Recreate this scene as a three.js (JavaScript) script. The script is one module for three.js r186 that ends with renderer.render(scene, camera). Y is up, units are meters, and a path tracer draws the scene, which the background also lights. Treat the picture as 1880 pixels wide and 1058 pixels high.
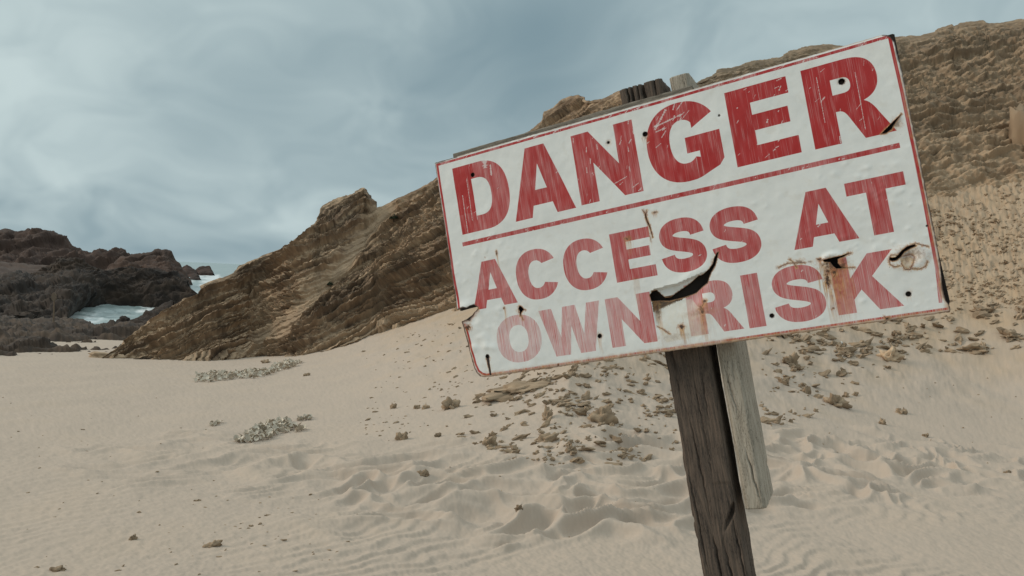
import * as THREE from 'three';
import { createNoise2D, createNoise3D } from 'simplex-noise';
import { mergeGeometries, mergeVertices } from 'three/addons/utils/BufferGeometryUtils.js';

// ------------------------------------------------------------------ helpers
function rngOf(seed) { let a = seed >>> 0; return () => { a = (a + 0x6D2B79F5) >>> 0; let t = a; t = Math.imul(t ^ (t >>> 15), t | 1); t ^= t + Math.imul(t ^ (t >>> 7), t | 61); return ((t ^ (t >>> 14)) >>> 0) / 4294967296; }; }
const rand = rngOf(12345);
const n3 = createNoise3D(rngOf(7)), n2 = createNoise2D(rngOf(11));
const fbm3 = (x, y, z, o = 4) => { let s = 0, a = 0.5, f = 1; for (let i = 0; i < o; i++) { s += a * n3(x * f, y * f, z * f + i * 7.3); a *= 0.5; f *= 2.03; } return s; };
const fbm2 = (x, y, o = 4) => { let s = 0, a = 0.5, f = 1; for (let i = 0; i < o; i++) { s += a * n2(x * f + i * 3.1, y * f); a *= 0.5; f *= 2.03; } return s; };
const clamp = (x, a = 0, b = 1) => Math.min(b, Math.max(a, x));
const sstep = (a, b, x) => { const t = clamp((x - a) / (b - a)); return t * t * (3 - 2 * t); };
const mix = (a, b, t) => a + (b - a) * t;
const mix3 = (a, b, t) => [mix(a[0], b[0], t), mix(a[1], b[1], t), mix(a[2], b[2], t)];
const hash1 = (i, s = 0) => { let h = (Math.imul(i | 0, 374761393) + Math.imul(s | 0, 668265263)) | 0; h = Math.imul(h ^ (h >>> 13), 1274126177); return ((h ^ (h >>> 16)) >>> 0) / 4294967296; };
const hash2 = (i, j, s = 0) => hash1(Math.imul(i, 7919) ^ Math.imul(j, 104729), s);
const curve = (pts) => (x) => { if (x <= pts[0][0]) return pts[0][1]; for (let i = 1; i < pts.length; i++) if (x <= pts[i][0]) { const a = pts[i - 1], b = pts[i]; return mix(a[1], b[1], (x - a[0]) / (b[0] - a[0])); } return pts[pts.length - 1][1]; };

const scene = new THREE.Scene();
const usedNames = {};
function numbered(n) { const k = usedNames[n] = (usedNames[n] ?? -1) + 1; return k ? `${n}_${String(k).padStart(3, '0')}` : n; }
function tag(o, name, label, category, group) { o.name = numbered(name); o.userData = { label, category }; if (group) o.userData.group = group; scene.add(o); return o; }
function struct(o, name, label, category) { o.name = name; o.userData = { label, category, kind: 'structure' }; scene.add(o); return o; }
function part(parent, name, geo, mat) { const m = new THREE.Mesh(geo, mat); m.name = name; m.castShadow = m.receiveShadow = true; parent.add(m); return m; }
const mesh = (geo, mat) => { const m = new THREE.Mesh(geo, mat); m.castShadow = m.receiveShadow = true; return m; };

// ------------------------------------------------------------------ camera
const F = 1360, PW = 1880, PH = 1058, EYE = 1.5;               // focal length in pixels of the photograph
const camera = new THREE.PerspectiveCamera(2 * Math.atan(PH / 2 / F) * 180 / Math.PI, PW / PH, 0.05, 60000);
camera.rotation.order = 'YXZ';
camera.position.set(0, EYE, 0);
camera.rotation.set(-0.97 * Math.PI / 180, 0, 2.4 * Math.PI / 180);
camera.updateMatrixWorld(true);
const camQ = camera.quaternion.clone();
const dirOf = (x, y) => new THREE.Vector3((x - PW / 2) / F, -(y - PH / 2) / F, -1).applyQuaternion(camQ);   // not unit: scaled to depth 1
const at = (x, y, d) => dirOf(x, y).multiplyScalar(d).add(camera.position);

// ------------------------------------------------------------------ sky, sun, exposure
const renderer = new THREE.WebGLRenderer({ antialias: true });
renderer.toneMapping = THREE.LinearToneMapping;
renderer.toneMappingExposure = 1.1;
renderer.shadowMap.enabled = true;
{
  const W = 2048, H = 1024, data = new Float32Array(W * H * 4);
  // heavier (negative) and thinner parts of the cloud deck as they hang over this view: [pixel x, y, radius x, radius y in degrees, strength]
  const veil = [[1010, 60, 6.5, 6, -0.72], [900, 190, 6, 3.5, -0.22], [560, 150, 9, 4.5, -0.20], [300, 230, 8, 3.5, -0.16], [50, 80, 7, 8, 0.5], [722, 212, 1.4, 0.9, 0.3], [710, 225, 2.6, 1.8, 0.2], [650, 190, 4, 2.2, 0.12], [1200, 90, 5, 5, 0.26], [1420, 60, 5, 4, 0.10], [470, 40, 5, 2.5, 0.16], [830, 30, 3.5, 3, 0.10], [480, 400, 11, 1.6, 0.20], [250, 330, 8, 2.5, 0.12], [420, 455, 12, 1.8, -0.36], [880, 290, 4, 2.2, 0.14], [700, 330, 5, 2, -0.10]].map(([x, y, rx, ry, k]) => { const D = dirOf(x, y).normalize(); return [Math.atan2(D.x, -D.z) * 180 / Math.PI, Math.asin(D.y) * 180 / Math.PI, rx, ry, k]; });
  const soft = (x, z, o) => { let t = 0, a = 0.55, f = 1; for (let i = 0; i < o; i++) { t += a * n2(x * f + i * 5.7, z * f); a *= 0.54; f *= 2.1; } return t; };
  for (let j = 0; j < H; j++) {
    const el = ((j + 0.5) / H - 0.5) * Math.PI, se = Math.sin(el), ce = Math.cos(el);
    for (let i = 0; i < W; i++) {
      const phi = ((i + 0.5) / W - 0.5) * 2 * Math.PI, x = ce * Math.cos(phi), z = ce * Math.sin(phi), y = Math.max(se, 0);
      const k = 1.12 / (y + 0.38), px = x * k, pz = z * k;                    // the deck seen at its height
      const wx = 0.45 * soft(px * 0.7 + 5, pz * 0.7, 3), wz = 0.45 * soft(px * 0.7, pz * 0.7 + 9, 3);
      const c = 0.9 * soft(px * 0.95 + wx + 2.3, pz * 0.95 + wz, 5) + 0.42 * soft(px * 2.9 + wx * 2.5, pz * 2.9 + wz * 2.5 + 4, 5);
      const az = Math.atan2(x, -z) * 180 / Math.PI, ed = el * 180 / Math.PI;
      let v = 0;
      for (const [a, e, rx, ry, q] of veil) { const dx = ((az - a + 540) % 360 - 180) * ce + 5 * wz, dy = ed - e + 4 * wx; v += q * Math.exp(-(dx * dx) / (rx * rx) - (dy * dy) / (ry * ry)) * (1 + 0.6 * c); }
      const t = 0.62 + 0.50 * c + v;                                      // thick grey-blue to thin pale cloud
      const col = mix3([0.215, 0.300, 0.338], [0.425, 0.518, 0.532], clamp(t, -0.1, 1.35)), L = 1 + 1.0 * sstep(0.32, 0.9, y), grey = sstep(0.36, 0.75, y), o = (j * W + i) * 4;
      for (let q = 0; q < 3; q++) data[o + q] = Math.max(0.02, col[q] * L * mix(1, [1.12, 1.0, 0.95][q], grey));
      data[o + 3] = 1;
    }
  }
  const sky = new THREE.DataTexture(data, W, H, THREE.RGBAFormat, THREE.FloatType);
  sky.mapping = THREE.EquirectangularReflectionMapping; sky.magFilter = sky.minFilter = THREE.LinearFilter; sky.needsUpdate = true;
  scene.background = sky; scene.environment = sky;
}
const sun = new THREE.DirectionalLight(0xffeeda, 1.5);
sun.position.set(-27, 13.5, -1.5); sun.castShadow = true; sun.shadow.radius = 38;
sun.shadow.mapSize.set(2048, 2048);
Object.assign(sun.shadow.camera, { left: -60, right: 60, top: 60, bottom: -60, near: 1, far: 160 });
scene.add(sun); scene.add(sun.target);

// ------------------------------------------------------------------ the ground as a height field
const SEA = EYE - 4.5;
const basePlane = (x, z) => { const d = Math.max(0, -z); return -0.05 * d - 0.09 * Math.max(0, d - 25); };
function castOn(h, px, py) {                                             // where the ray of a pixel meets the height field h
  const D = dirOf(px, py); let d0 = 0.5, d1 = 0.5;
  const below = (d) => EYE + D.y * d - h(D.x * d, D.z * d);
  while (d1 < 90) { d0 = d1; d1 *= 1.02; if (below(d1) < 0) break; }
  for (let i = 0; i < 24; i++) { const m = (d0 + d1) / 2; if (below(m) < 0) d1 = m; else d0 = m; }
  return new THREE.Vector3(D.x * d1, EYE + D.y * d1, D.z * d1);
}
const onPlane = (l) => l.map(([x, y]) => { const p = castOn(basePlane, x, y); return [p.x, p.z]; });
const toe = [[14, -5.2], ...onPlane([[1880, 800], [1600, 800], [1300, 845], [1000, 862], [830, 815], [700, 745], [610, 690], [548, 660]]), [-9, -34], [-11, -60]];
function toPoly(pts, x, z) {                                             // distance, and side (positive: behind or to the right)
  let best = 1e9, side = 1;
  for (let i = 1; i < pts.length; i++) {
    const [ax, az] = pts[i - 1], [bx, bz] = pts[i], ux = bx - ax, uz = bz - az, t = clamp(((x - ax) * ux + (z - az) * uz) / (ux * ux + uz * uz));
    const dx = x - ax - ux * t, dz = z - az - uz * t, d = dx * dx + dz * dz;
    if (d < best) { best = d; side = ux * (z - az) - uz * (x - ax) > 0 ? 1 : -1; }
  }
  return Math.sqrt(best) * side;
}
function rise(x, z) {
  const q = toPoly(toe, x, z), w = 0.9, s = q > 12 ? q : w * Math.log1p(Math.exp(q / w));
  return 0.5 * Math.min(s, 17 + 0.1 * s) * 1.0;
}
const ground = (x, z) => basePlane(x, z) + rise(x, z);
const cast = (px, py) => castOn(ground, px, py);

// hollows trodden in the sand and smoothed by the wind
const trail = onPlane([[1990, 880], [1700, 862], [1450, 872], [1200, 905], [980, 920], [800, 905], [640, 890], [480, 862], [330, 830]]);
function hollows(x, z) {                                                // old footprints: hummocks with sharp wind-drawn crests, and shallow bowls
  const u = x * 0.86 - z * 0.5, v = z * 0.86 + x * 0.5;                  // crests run along u
  const wv = v + 0.12 * n2(u * 1.1, v * 1.1), rd = (q) => 1.11 - Math.sqrt(q * q + 0.013);
  const r1 = rd(n2(u * 0.95, wv * 2.0)), r2 = rd(n2(u * 1.7 + 30, wv * 3.3 + 4));
  let h = 0.16 * (r1 * r1 - 0.45) * (0.65 + 0.45 * n2(x * 0.5, z * 0.5 + 40)) + 0.045 * (r2 * r2 - 0.45);
  const cx = 0.55, cz = 0.5, gx = x / cx, gz = z / cz, ix = Math.floor(gx), iz = Math.floor(gz);
  for (let i = -1; i <= 1; i++) for (let j = -1; j <= 1; j++) {
    const jx = ix + i, jz = iz + j, k = hash2(jx, jz, 3); if (k < 0.35) continue;
    const rx = 0.15 + 0.09 * hash2(jx, jz, 4), rz = 0.11 + 0.06 * hash2(jx, jz, 5), ex = (jx + 0.5 + 0.5 * (hash2(jx, jz, 1) - 0.5) - gx) * cx, ez = (jz + 0.5 + 0.5 * (hash2(jx, jz, 2) - 0.5) - gz) * cz, t = 0.6 * (hash2(jx, jz, 6) - 0.3);
    const a = ex + t * ez, c = ez - t * ex, d = Math.hypot(a / rx, c / (c < 0 ? rz * 1.25 : rz * 0.85));
    if (d < 1) { const q = 1 - d * d; h -= (0.03 + 0.035 * k) * q * q; }
  }
  return h;
}
function sandDetail(x, z) {
  const t = Math.abs(toPoly(trail, x, z)), r = Math.hypot(x, z);
  const far = sstep(30, 14, r);
  const trod = sstep(1.55, 0.4, t + 0.5 * n2(x * 0.8, z * 0.8) + 0.15 * sstep(-0.8, -1.8, x)) * mix(1, 0.45, sstep(-0.6, -2.6, x));
  let h = 0.03 * fbm2(x * 0.5, z * 0.5, 3) * far;
  const wx = x + 0.10 * n2(x * 0.8, z * 0.8 + 8), wz = z + 0.10 * n2(x * 0.8 + 20, z * 0.8);
  if (trod > 0.01) h += trod * (hollows(wx, wz) + 0.02);
  // wind ripples: asymmetric, wandering, dying out in places
  const k = (z * 0.8 + x * 0.6) / 0.125 + 1.1 * n2(x * 0.7, z * 0.7) + 0.35 * n2(x * 2.3, z * 2.3 + 3);
  const p = k - Math.floor(k), rip = p < 0.68 ? p / 0.68 : (1 - p) / 0.32;
  const where = sstep(-0.5, 0.3, n2(x * 0.35 + 4, z * 0.5)) * (0.35 + 0.65 * sstep(-2, 0, x)) * sstep(9, 5, r) * (1 - 0.75 * trod);
  h += 0.018 * (rip * rip * (3 - 2 * rip) - 0.5) * where;
  const q = rise(x, z);
  const slope = sstep(0.15, 0.7, q);
  if (slope > 0) { h += slope * (0.05 * fbm2(x * 1.6, z * 1.6 + 50, 4) + sstep(1.3, 3.4, q) * (0.07 * fbm2(x * 4.5, z * 4.5, 4) + 0.05 * fbm2(x * 11, z * 11 + 7, 3))); }
  h += 0.004 * n2(x * 9, z * 9) + 0.002 * n2(x * 23, z * 23);
  return h;
}
const sandH = (x, z) => ground(x, z) + sandDetail(x, z);
const onSand = (px, py) => { const p = cast(px, py); p.y = sandH(p.x, p.z); return p; };

function gridMesh(nu, nv, fn, mat, colorFn, closed) {
  const pos = new Float32Array(nu * nv * 3), col = colorFn ? new Float32Array(nu * nv * 3) : null, idx = new Uint32Array((nu - 1) * (nv - 1) * 6), v = new THREE.Vector3();
  for (let j = 0, k = 0; j < nv; j++) for (let i = 0; i < nu; i++, k += 3) { fn(i, j, v); pos[k] = v.x; pos[k + 1] = v.y; pos[k + 2] = v.z; if (col) { const c = colorFn(v, i, j); col[k] = c[0]; col[k + 1] = c[1]; col[k + 2] = c[2]; } }
  for (let j = 0, k = 0; j < nv - 1; j++) for (let i = 0; i < nu - 1; i++, k += 6) { const a = j * nu + i, b = a + nu; idx[k] = a; idx[k + 1] = a + 1; idx[k + 2] = b; idx[k + 3] = b; idx[k + 4] = a + 1; idx[k + 5] = b + 1; }
  const g = new THREE.BufferGeometry(); g.setAttribute('position', new THREE.BufferAttribute(pos, 3)); if (col) g.setAttribute('color', new THREE.BufferAttribute(col, 3));
  g.setIndex(new THREE.BufferAttribute(idx, 1)); g.computeVertexNormals();
  return mesh(g, mat);
}
const matte = (o = {}) => new THREE.MeshStandardMaterial({ roughness: 0.95, metalness: 0, vertexColors: true, ...o });

// ------------------------------------------------------------------ sand
const SANDC = [0.428, 0.350, 0.282], SANDW = [0.40, 0.290, 0.188];
{
  const azs = []; { let a = -180; while (a < 180) { azs.push(a); const o = Math.abs(a); a += o < 37 ? 0.066 : o < 45 ? 0.5 : o < 70 ? 2 : 6; } azs.push(180); }
  const rs = [0.25, 0.8, 1.4, 2, 2.5, 2.9]; { let r = 3.2; while (r < 46) { rs.push(r); r += Math.min(r * r / (1360 * 1.5) * (r < 9 ? 1.25 : 1.9), r * 0.0085); } rs.push(50, 56, 70); }
  const sand = gridMesh(azs.length, rs.length, (i, j, v) => { const a = azs[i] * Math.PI / 180, r = rs[j], x = Math.sin(a) * r, z = -Math.cos(a) * r; v.set(x, sandH(x, z) - (r > 45 ? (r - 45) * 0.2 : 0), z); }, matte({ roughness: 1 }), (p) => {
    const q = rise(p.x, p.z), n = fbm2(p.x * 0.7 + 9, p.z * 0.7, 4), f = n2(p.x * 31, p.z * 31);
    let c = mix3(SANDC, SANDW, clamp(sstep(0.3, 2.2, q + 0.5 * n) * 0.9 + 0.15 * n));
    c = mix3(c, [0.345, 0.245, 0.155], 0.8 * sstep(4.5, 8.5, q + 1.5 * n));
    const cl = sstep(1.3, 3.6, q + 1.2 * n) * sstep(-0.05, 0.32, fbm2(p.x * 3.1, p.z * 3.1 + 31, 4));   // crusts of weathered sandstone lying in the upper slope
    c = mix3(c, [0.29, 0.20, 0.125], 0.7 * cl);
    const k = 1 + 0.05 * n + 0.035 * f; return [c[0] * k, c[1] * k, c[2] * k];
  });
  struct(sand, 'sand', 'pale wind rippled beach sand rising to a dune slope', 'sand');
}

// ------------------------------------------------------------------ rock sheets: a face between an outline and a foot, with a back behind its crest
function rockSheet({ x0, x1, top, foot, footDepth, topDepth, cols, rows, color, disp, under = 0.35, back = 5, crestFade = 0.75, bend = 0 }) {
  const tc = curve(top), fc = curve(foot), U = 6, B = 8, nv = U + rows + B, base = [], D = [];
  const raw = []; for (let i = 0; i < cols; i++) { const x = mix(x0, x1, i / (cols - 1)); raw.push(footDepth(x, Math.max(fc(x), tc(x) + 1))); }
  const w = Math.round(cols * 0.045), sm = raw.map((_, i) => { let t = 0, n = 0; for (let k = -w; k <= w; k++) { const q = 1 - Math.abs(k) / (w + 1); t += q * raw[clamp(i + k, 0, cols - 1)]; n += q; } return t / n; });
  for (let i = 0; i < cols; i++) {
    const x = mix(x0, x1, i / (cols - 1)), yt = tc(x), yf = Math.max(fc(x), yt + 1), df = sm[i], dt = topDepth(x, yt, df, yf);
    const pf = at(x, yf, df), col = [];
    for (let j = 0; j < U; j++) { const k = (U - j) / U; col.push(pf.clone().add(new THREE.Vector3(0, -under * 3 * k, under * k))); }
    for (let j = 0; j < rows; j++) { const t = j / (rows - 1), y = mix(yf, yt, t), inv = mix(1 / df, 1 / dt, t) + bend * Math.sin(t * Math.PI) * (1 / df); col.push(at(x, y, 1 / inv)); }
    const pt = col[col.length - 1];
    for (let j = 1; j <= B; j++) { const k = j / B * back; col.push(pt.clone().add(new THREE.Vector3(0, -k * 0.85 - 0.02, -k))); }
    base.push(col);
  }
  const P = (i, j) => base[clamp(i, 0, cols - 1)][clamp(j, 0, nv - 1)];
  const a = new THREE.Vector3(), b = new THREE.Vector3(), nrm = new THREE.Vector3();
  return gridMesh(cols, nv, (i, j, v) => {
    const p = P(i, j); a.subVectors(P(i + 6, j), P(i - 6, j)); b.subVectors(P(i, j + 6), P(i, j - 6)); nrm.crossVectors(a, b).normalize();
    const crest = 1 - crestFade * sstep(rows * 0.13, 0, Math.abs(j - U - rows));
    const d = disp(p, i, j, (j - U) / rows) * crest;
    v.copy(p).addScaledVector(nrm, d);
  }, matte(), (p, i, j) => color(p, i, j, (j - U) / rows));
}
// bedded rock: hard layers stand proud, soft ones are cut back
function beds(b, lam, seed, sharp = 0.16) {
  const k = b / lam, i = Math.floor(k), t = k - i, h0 = hash1(i, seed), h1 = hash1(i + 1, seed), s = sstep(1 - sharp, 1, t);
  const groove = Math.exp(-Math.pow((t - 0.95) / 0.10, 2)) * 0.45;
  return mix(h0, h1, s) - groove + 0.45 * (0.5 - t) * (1 - s) - 0.5;
}
const NB = new THREE.Vector3(-0.53, 0.85, 0.03).normalize();
const NH = new THREE.Vector3(-0.26, 0.96, 0.05).normalize();
function bedding(p, nb) {
  const w = 0.22 * n3(p.x * 0.16, p.y * 0.16, p.z * 0.16) + 0.06 * n3(p.x * 0.6, p.y * 0.6, p.z * 0.6) + 0.018 * n3(p.x * 3.1, p.y * 3.1, p.z * 3.1);
  return p.dot(nb) + w;
}
function strataDisp(p, amp = 1, nb = NB) {
  const b = bedding(p, nb), m = sstep(-0.35, 0.3, n3(p.x * 0.4 + 7, p.y * 0.4, p.z * 0.4)), m2 = sstep(-0.3, 0.3, n3(p.x * 0.7, p.y * 0.7 + 9, p.z * 0.7)), m3 = sstep(-0.4, 0.3, n3(p.x * 1.5, p.y * 1.5 + 3, p.z * 1.5));
  let d = 0.34 * fbm3(p.x * 0.26, p.y * 0.26, p.z * 0.26, 3);
  d += 0.34 * beds(b, 1.05, 1, 0.14) * (0.5 + 0.5 * m);
  d += 0.27 * beds(b + 0.3, 0.36, 2, 0.16) * (0.4 + 0.6 * m2);
  d += 0.25 * beds(b, 0.16, 3, 0.22) * (0.4 + 0.6 * m3);
  d += 0.11 * beds(b, 0.08, 4, 0.35) * (0.4 + 0.6 * m2);
  const rub = 1 - 0.7 * m;                                              // rubbly, crumbling places between the clean ledges
  d += rub * 0.13 * fbm3(p.x * 2.6, p.y * 2.6, p.z * 2.6, 4) + (0.5 + 0.5 * rub) * 0.7 * (0.10 * (Math.abs(n3(p.x * 3.3, p.y * 4.2, p.z * 3.3)) - 0.3) + 0.07 * (Math.abs(n3(p.x * 7.5, p.y * 9, p.z * 7.5)) - 0.3) + 0.045 * n3(p.x * 15, p.y * 17, p.z * 15));
  return d * amp;
}
const ROCKA = [0.27, 0.18, 0.11], ROCKB = [0.122, 0.081, 0.051], ROCKC = [0.45, 0.325, 0.21];
function rockColor(p, nb = NB) {
  const b = bedding(p, nb), l = hash1(Math.floor(b / 0.38 + 0.8), 5), l2 = hash1(Math.floor(b / 0.11), 6), n = fbm3(p.x * 0.8, p.y * 0.8 + 3, p.z * 0.8, 4), f = fbm3(p.x * 5, p.y * 5, p.z * 5, 3);
  let c = mix3(ROCKA, ROCKB, clamp(0.3 + 0.5 * l + 1.0 * n)); c = mix3(c, ROCKC, clamp(0.6 * l2 * l2 + 0.7 * f - 0.12));
  const k = 1 + 0.3 * f + 0.15 * n3(p.x * 13, p.y * 13, p.z * 13); return [c[0] * k, c[1] * k, c[2] * k];
}
const gully = [[705, 385], [665, 435], [640, 470], [600, 515], [545, 570], [480, 625]];
{
  const segDist = (px, py) => { let m = 1e9; for (let i = 1; i < gully.length; i++) { const [ax, ay] = gully[i - 1], [bx, by] = gully[i], ux = bx - ax, uy = by - ay, t = clamp(((px - ax) * ux + (py - ay) * uy) / (ux * ux + uy * uy)); m = Math.min(m, Math.hypot(px - ax - ux * t, py - ay - uy * t)); } return m; };
  const top = [[185, 654], [208, 640], [236, 617], [262, 598], [300, 573], [338, 549], [362, 543], [374, 526], [400, 516], [430, 501], [440, 489], [470, 475], [520, 456], [556, 431], [580, 407], [590, 377], [612, 366], [640, 358], [668, 345], [676, 362], [692, 381], [716, 372], [760, 351], [800, 328], [860, 300], [975, 240], [995, 222], [1000, 206], [1018, 198], [1030, 184], [1046, 178], [1062, 174], [1080, 184], [1110, 180], [1135, 168], [1200, 170], [1290, 175]];
  const foot = [[185, 659], [240, 657], [310, 662], [420, 660], [480, 652], [545, 657], [600, 644], [660, 626], [680, 612], [740, 597], [800, 578], [860, 562], [1000, 500], [1290, 420]];
  const cols = 760, rows = 330, x0 = 185, x1 = 1290, tc = curve(top), fc = curve(foot);
  const pxOf = (i, t) => { const x = mix(x0, x1, i / (cols - 1)); return [x, mix(fc(x), tc(x), t)]; };
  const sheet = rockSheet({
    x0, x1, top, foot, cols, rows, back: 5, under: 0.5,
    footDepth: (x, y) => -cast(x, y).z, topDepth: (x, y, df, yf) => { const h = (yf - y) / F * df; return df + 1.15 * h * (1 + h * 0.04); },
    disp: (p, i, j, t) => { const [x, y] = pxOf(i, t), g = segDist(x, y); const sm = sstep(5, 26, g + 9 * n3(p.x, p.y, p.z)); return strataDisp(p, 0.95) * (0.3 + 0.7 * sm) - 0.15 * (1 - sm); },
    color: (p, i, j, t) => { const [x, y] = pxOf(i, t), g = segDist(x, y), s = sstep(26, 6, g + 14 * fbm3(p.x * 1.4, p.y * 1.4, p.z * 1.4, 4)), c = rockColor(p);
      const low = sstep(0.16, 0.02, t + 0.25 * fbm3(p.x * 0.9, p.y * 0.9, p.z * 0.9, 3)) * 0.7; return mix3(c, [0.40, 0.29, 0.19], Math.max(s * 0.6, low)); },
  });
  tag(sheet, 'sandstone_ridge', 'brown layered sandstone ridge with slanting ledges behind the left half of the sign', 'rock ridge');
}
{
  const top = [[1080, 260], [1200, 200], [1268, 160], [1282, 147], [1300, 140], [1325, 128], [1350, 124], [1380, 112], [1405, 109], [1430, 106], [1452, 92], [1480, 85], [1500, 84], [1528, 82], [1560, 86], [1600, 78], [1650, 67], [1690, 66], [1712, 60], [1730, 49], [1748, 44], [1752, 48], [1762, 42], [1806, 36], [1816, 43], [1850, 39], [1880, 34], [1960, 26], [2100, 10], [2300, 0], [2500, 10], [2800, 60]];
  const foot = [[1080, 470], [1300, 440], [1640, 405], [1760, 395], [1880, 370], [2300, 330], [2800, 330]];
  const sheet = rockSheet({
    x0: 1080, x1: 2780, top, foot, cols: 800, rows: 290, back: 8, under: 0.6,
    footDepth: (x, y) => -cast(x, y).z, topDepth: (x, y, df, yf) => { const h = (yf - y) / F * df; return df + 1.35 * h * (1 + h * 0.06); },
    disp: (p, i, j, t) => { const m = sstep(0.05, 0.5, t); return strataDisp(p, 0.36 + 0.3 * m, NH) - 0.55 * sstep(0.6, 0.0, t) - 1.2 * sstep(1340, 1100, mix(1080, 2780, i / 799)) + 0.22 * fbm3(p.x * 1.5, p.y * 2.2, p.z * 1.5, 5); },
    color: (p, i, j, t) => { const c = mix3(rockColor(p, NH), [0.34, 0.248, 0.16], 0.4), s = clamp(sstep(0.62, 0.1, t + 0.55 * fbm3(p.x * 0.9, p.y * 1.1, p.z * 0.9, 5))); return mix3([c[0] * 0.86, c[1] * 0.86, c[2] * 0.86], [0.375, 0.27, 0.175], s * 0.88); },
  });
  struct(sheet, 'hill', 'rough brown sandstone hill rising behind the right half of the sign', 'hill');
}

// ------------------------------------------------------------------ the sea and the rocks in it
{
  const azs = []; { let a = -180; while (a < 180) { azs.push(a); a += a > -37 && a < -15 ? 0.07 : 6; } azs.push(180); }
  const rs = [20, 30]; { let y = 4.5 / 34; while (y > 0.0006) { rs.push(4.5 / y); y -= y > 0.003 ? 0.00055 : 0.0003; } } rs.push(9000, 15000, 30000);
  const whites = (x, z) => {
    const r = Math.hypot(x, z), s = 1 / (4 + r * 0.09);
    let f = fbm2(x * s * 1.2, z * s * 0.5, 5) + 0.35 * fbm2(x * s * 5, z * s * 2.2, 3);
    const near = sstep(300, 110, r); return clamp(sstep(0.15 - 0.55 * near * sstep(90, 130, r) - (r < 90 ? 0.28 : 0), 0.36, f + (r < 90 ? 0.5 * fbm2(x * 0.25 + z * 0.1, z * 0.75, 4) : 0)));
  };
  const sea = gridMesh(azs.length, rs.length, (i, j, v) => { const a = azs[i] * Math.PI / 180, r = rs[j], x = Math.sin(a) * r, z = -Math.cos(a) * r, k = sstep(900, 60, r); v.set(x, SEA + k * (0.30 * fbm2(x * 0.09, z * 0.16, 4) + 0.12 * fbm2(x * 0.5, z * 0.8, 3)), z); },
    new THREE.MeshPhysicalMaterial({ vertexColors: true, roughness: 0.28, ior: 1.33 }), (p) => { const f = whites(p.x, p.z), t = 0.5 + 0.5 * n2(p.x * 0.02, p.z * 0.02); return mix3(mix3([0.22, 0.29, 0.29], [0.30, 0.37, 0.365], t), [0.74, 0.77, 0.77], f); });
  struct(sea, 'sea', 'pale teal sea with white foam between the dark rocks', 'sea');
}
function seaRock({ name = 'sea_rock', label, top, bot, d0, d1, cols = 200, rows = 80, colA, colB, amp = 1, scale = 1, jag = 1, back = 12, overhang = 0, category = 'rock' }) {
  const s = 1 / scale, fold = (p) => p.y * s * 0.9 - p.x * s * 0.25;
  const o = rockSheet({
    x0: top[0][0], x1: top[top.length - 1][0], top, foot: bot, cols, rows, back, under: 1, crestFade: 0.35,
    footDepth: (x) => typeof d0 === 'function' ? d0(x) : d0, topDepth: (x) => typeof d1 === 'function' ? d1(x) : d1,
    disp: (p, i, j, t) => amp * (1.1 * fbm3(p.x * s * 0.3, p.y * s * 0.6, p.z * s * 0.3, 5) + 0.5 * beds(fold(p) + 0.5 * n3(p.x * s * 0.3, p.y * s * 0.3, p.z * s * 0.3), 0.9, 3, 0.25) + 0.2 * beds(fold(p), 0.3, 8, 0.3) + jag * 0.5 * (Math.abs(n3(p.x * s, p.y * s * 1.5, p.z * s)) - 0.4) + jag * 0.36 * fbm3(p.x * s * 2.4, p.y * s * 2.4, p.z * s * 2.4, 3) + jag * 0.06 * (Math.abs(n3(p.x * s * 6, p.y * s * 7, p.z * s * 6)) * 2 - 0.7)) - overhang * sstep(0.6, 0.1, t),
    color: (p) => { const n = fbm3(p.x * s * 0.7, p.y * s * 1.4, p.z * s * 0.7 + 4, 5) + 0.35 * fbm3(p.x * s * 6, p.y * s * 8, p.z * s * 6, 3); const c = mix3(colA, colB, clamp(0.5 + 1.3 * n)); return [c[0] * 0.58, c[1] * 0.46, c[2] * 0.39]; },
  });
  return tag(o, name, label, category);
}
seaRock({ label: 'long hazy brown headland farthest left on the horizon', category: 'headland', top: [[-260, 440], [-120, 452], [-40, 430], [0, 425], [8, 423], [20, 431], [40, 428], [75, 426], [100, 430], [118, 440], [140, 458], [165, 460], [190, 459], [212, 460], [235, 468], [262, 480], [290, 500]], bot: [[-260, 508], [290, 514]], d0: 200, d1: 235, cols: 330, rows: 70, colA: [0.105, 0.074, 0.060], colB: [0.068, 0.050, 0.043], amp: 3.2, scale: 9, back: 60 });
seaRock({ name: 'sandbar', label: 'flat brown bar below the far headland at the left edge', category: 'bar', top: [[-260, 482], [0, 481], [40, 484], [80, 489], [110, 496]], bot: [[-260, 512], [110, 512]], d0: 128, d1: 170, cols: 120, rows: 30, colA: [0.11, 0.082, 0.066], colB: [0.075, 0.055, 0.045], amp: 0.8, scale: 6, back: 20 });
seaRock({ label: 'humped brown rock with a steep seaward end before the headland', top: [[175, 506], [200, 488], [225, 472], [245, 466], [262, 462], [285, 456], [302, 457], [312, 464], [320, 475], [330, 483], [336, 494], [342, 512]], bot: [[175, 528], [342, 532]], d0: 118, d1: 140, cols: 190, rows: 80, colA: [0.115, 0.080, 0.062], colB: [0.064, 0.046, 0.038], amp: 1.5, scale: 5, back: 20 });
seaRock({ label: 'low islet with a flat square top in the surf', category: 'islet', top: [[358, 496], [366, 490], [372, 488], [386, 488], [388, 497], [391, 501]], bot: [[358, 502], [391, 503]], d0: 262, d1: 268, cols: 60, rows: 30, colA: [0.085, 0.055, 0.045], colB: [0.06, 0.042, 0.036], amp: 0.5, scale: 5, back: 6 });
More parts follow.
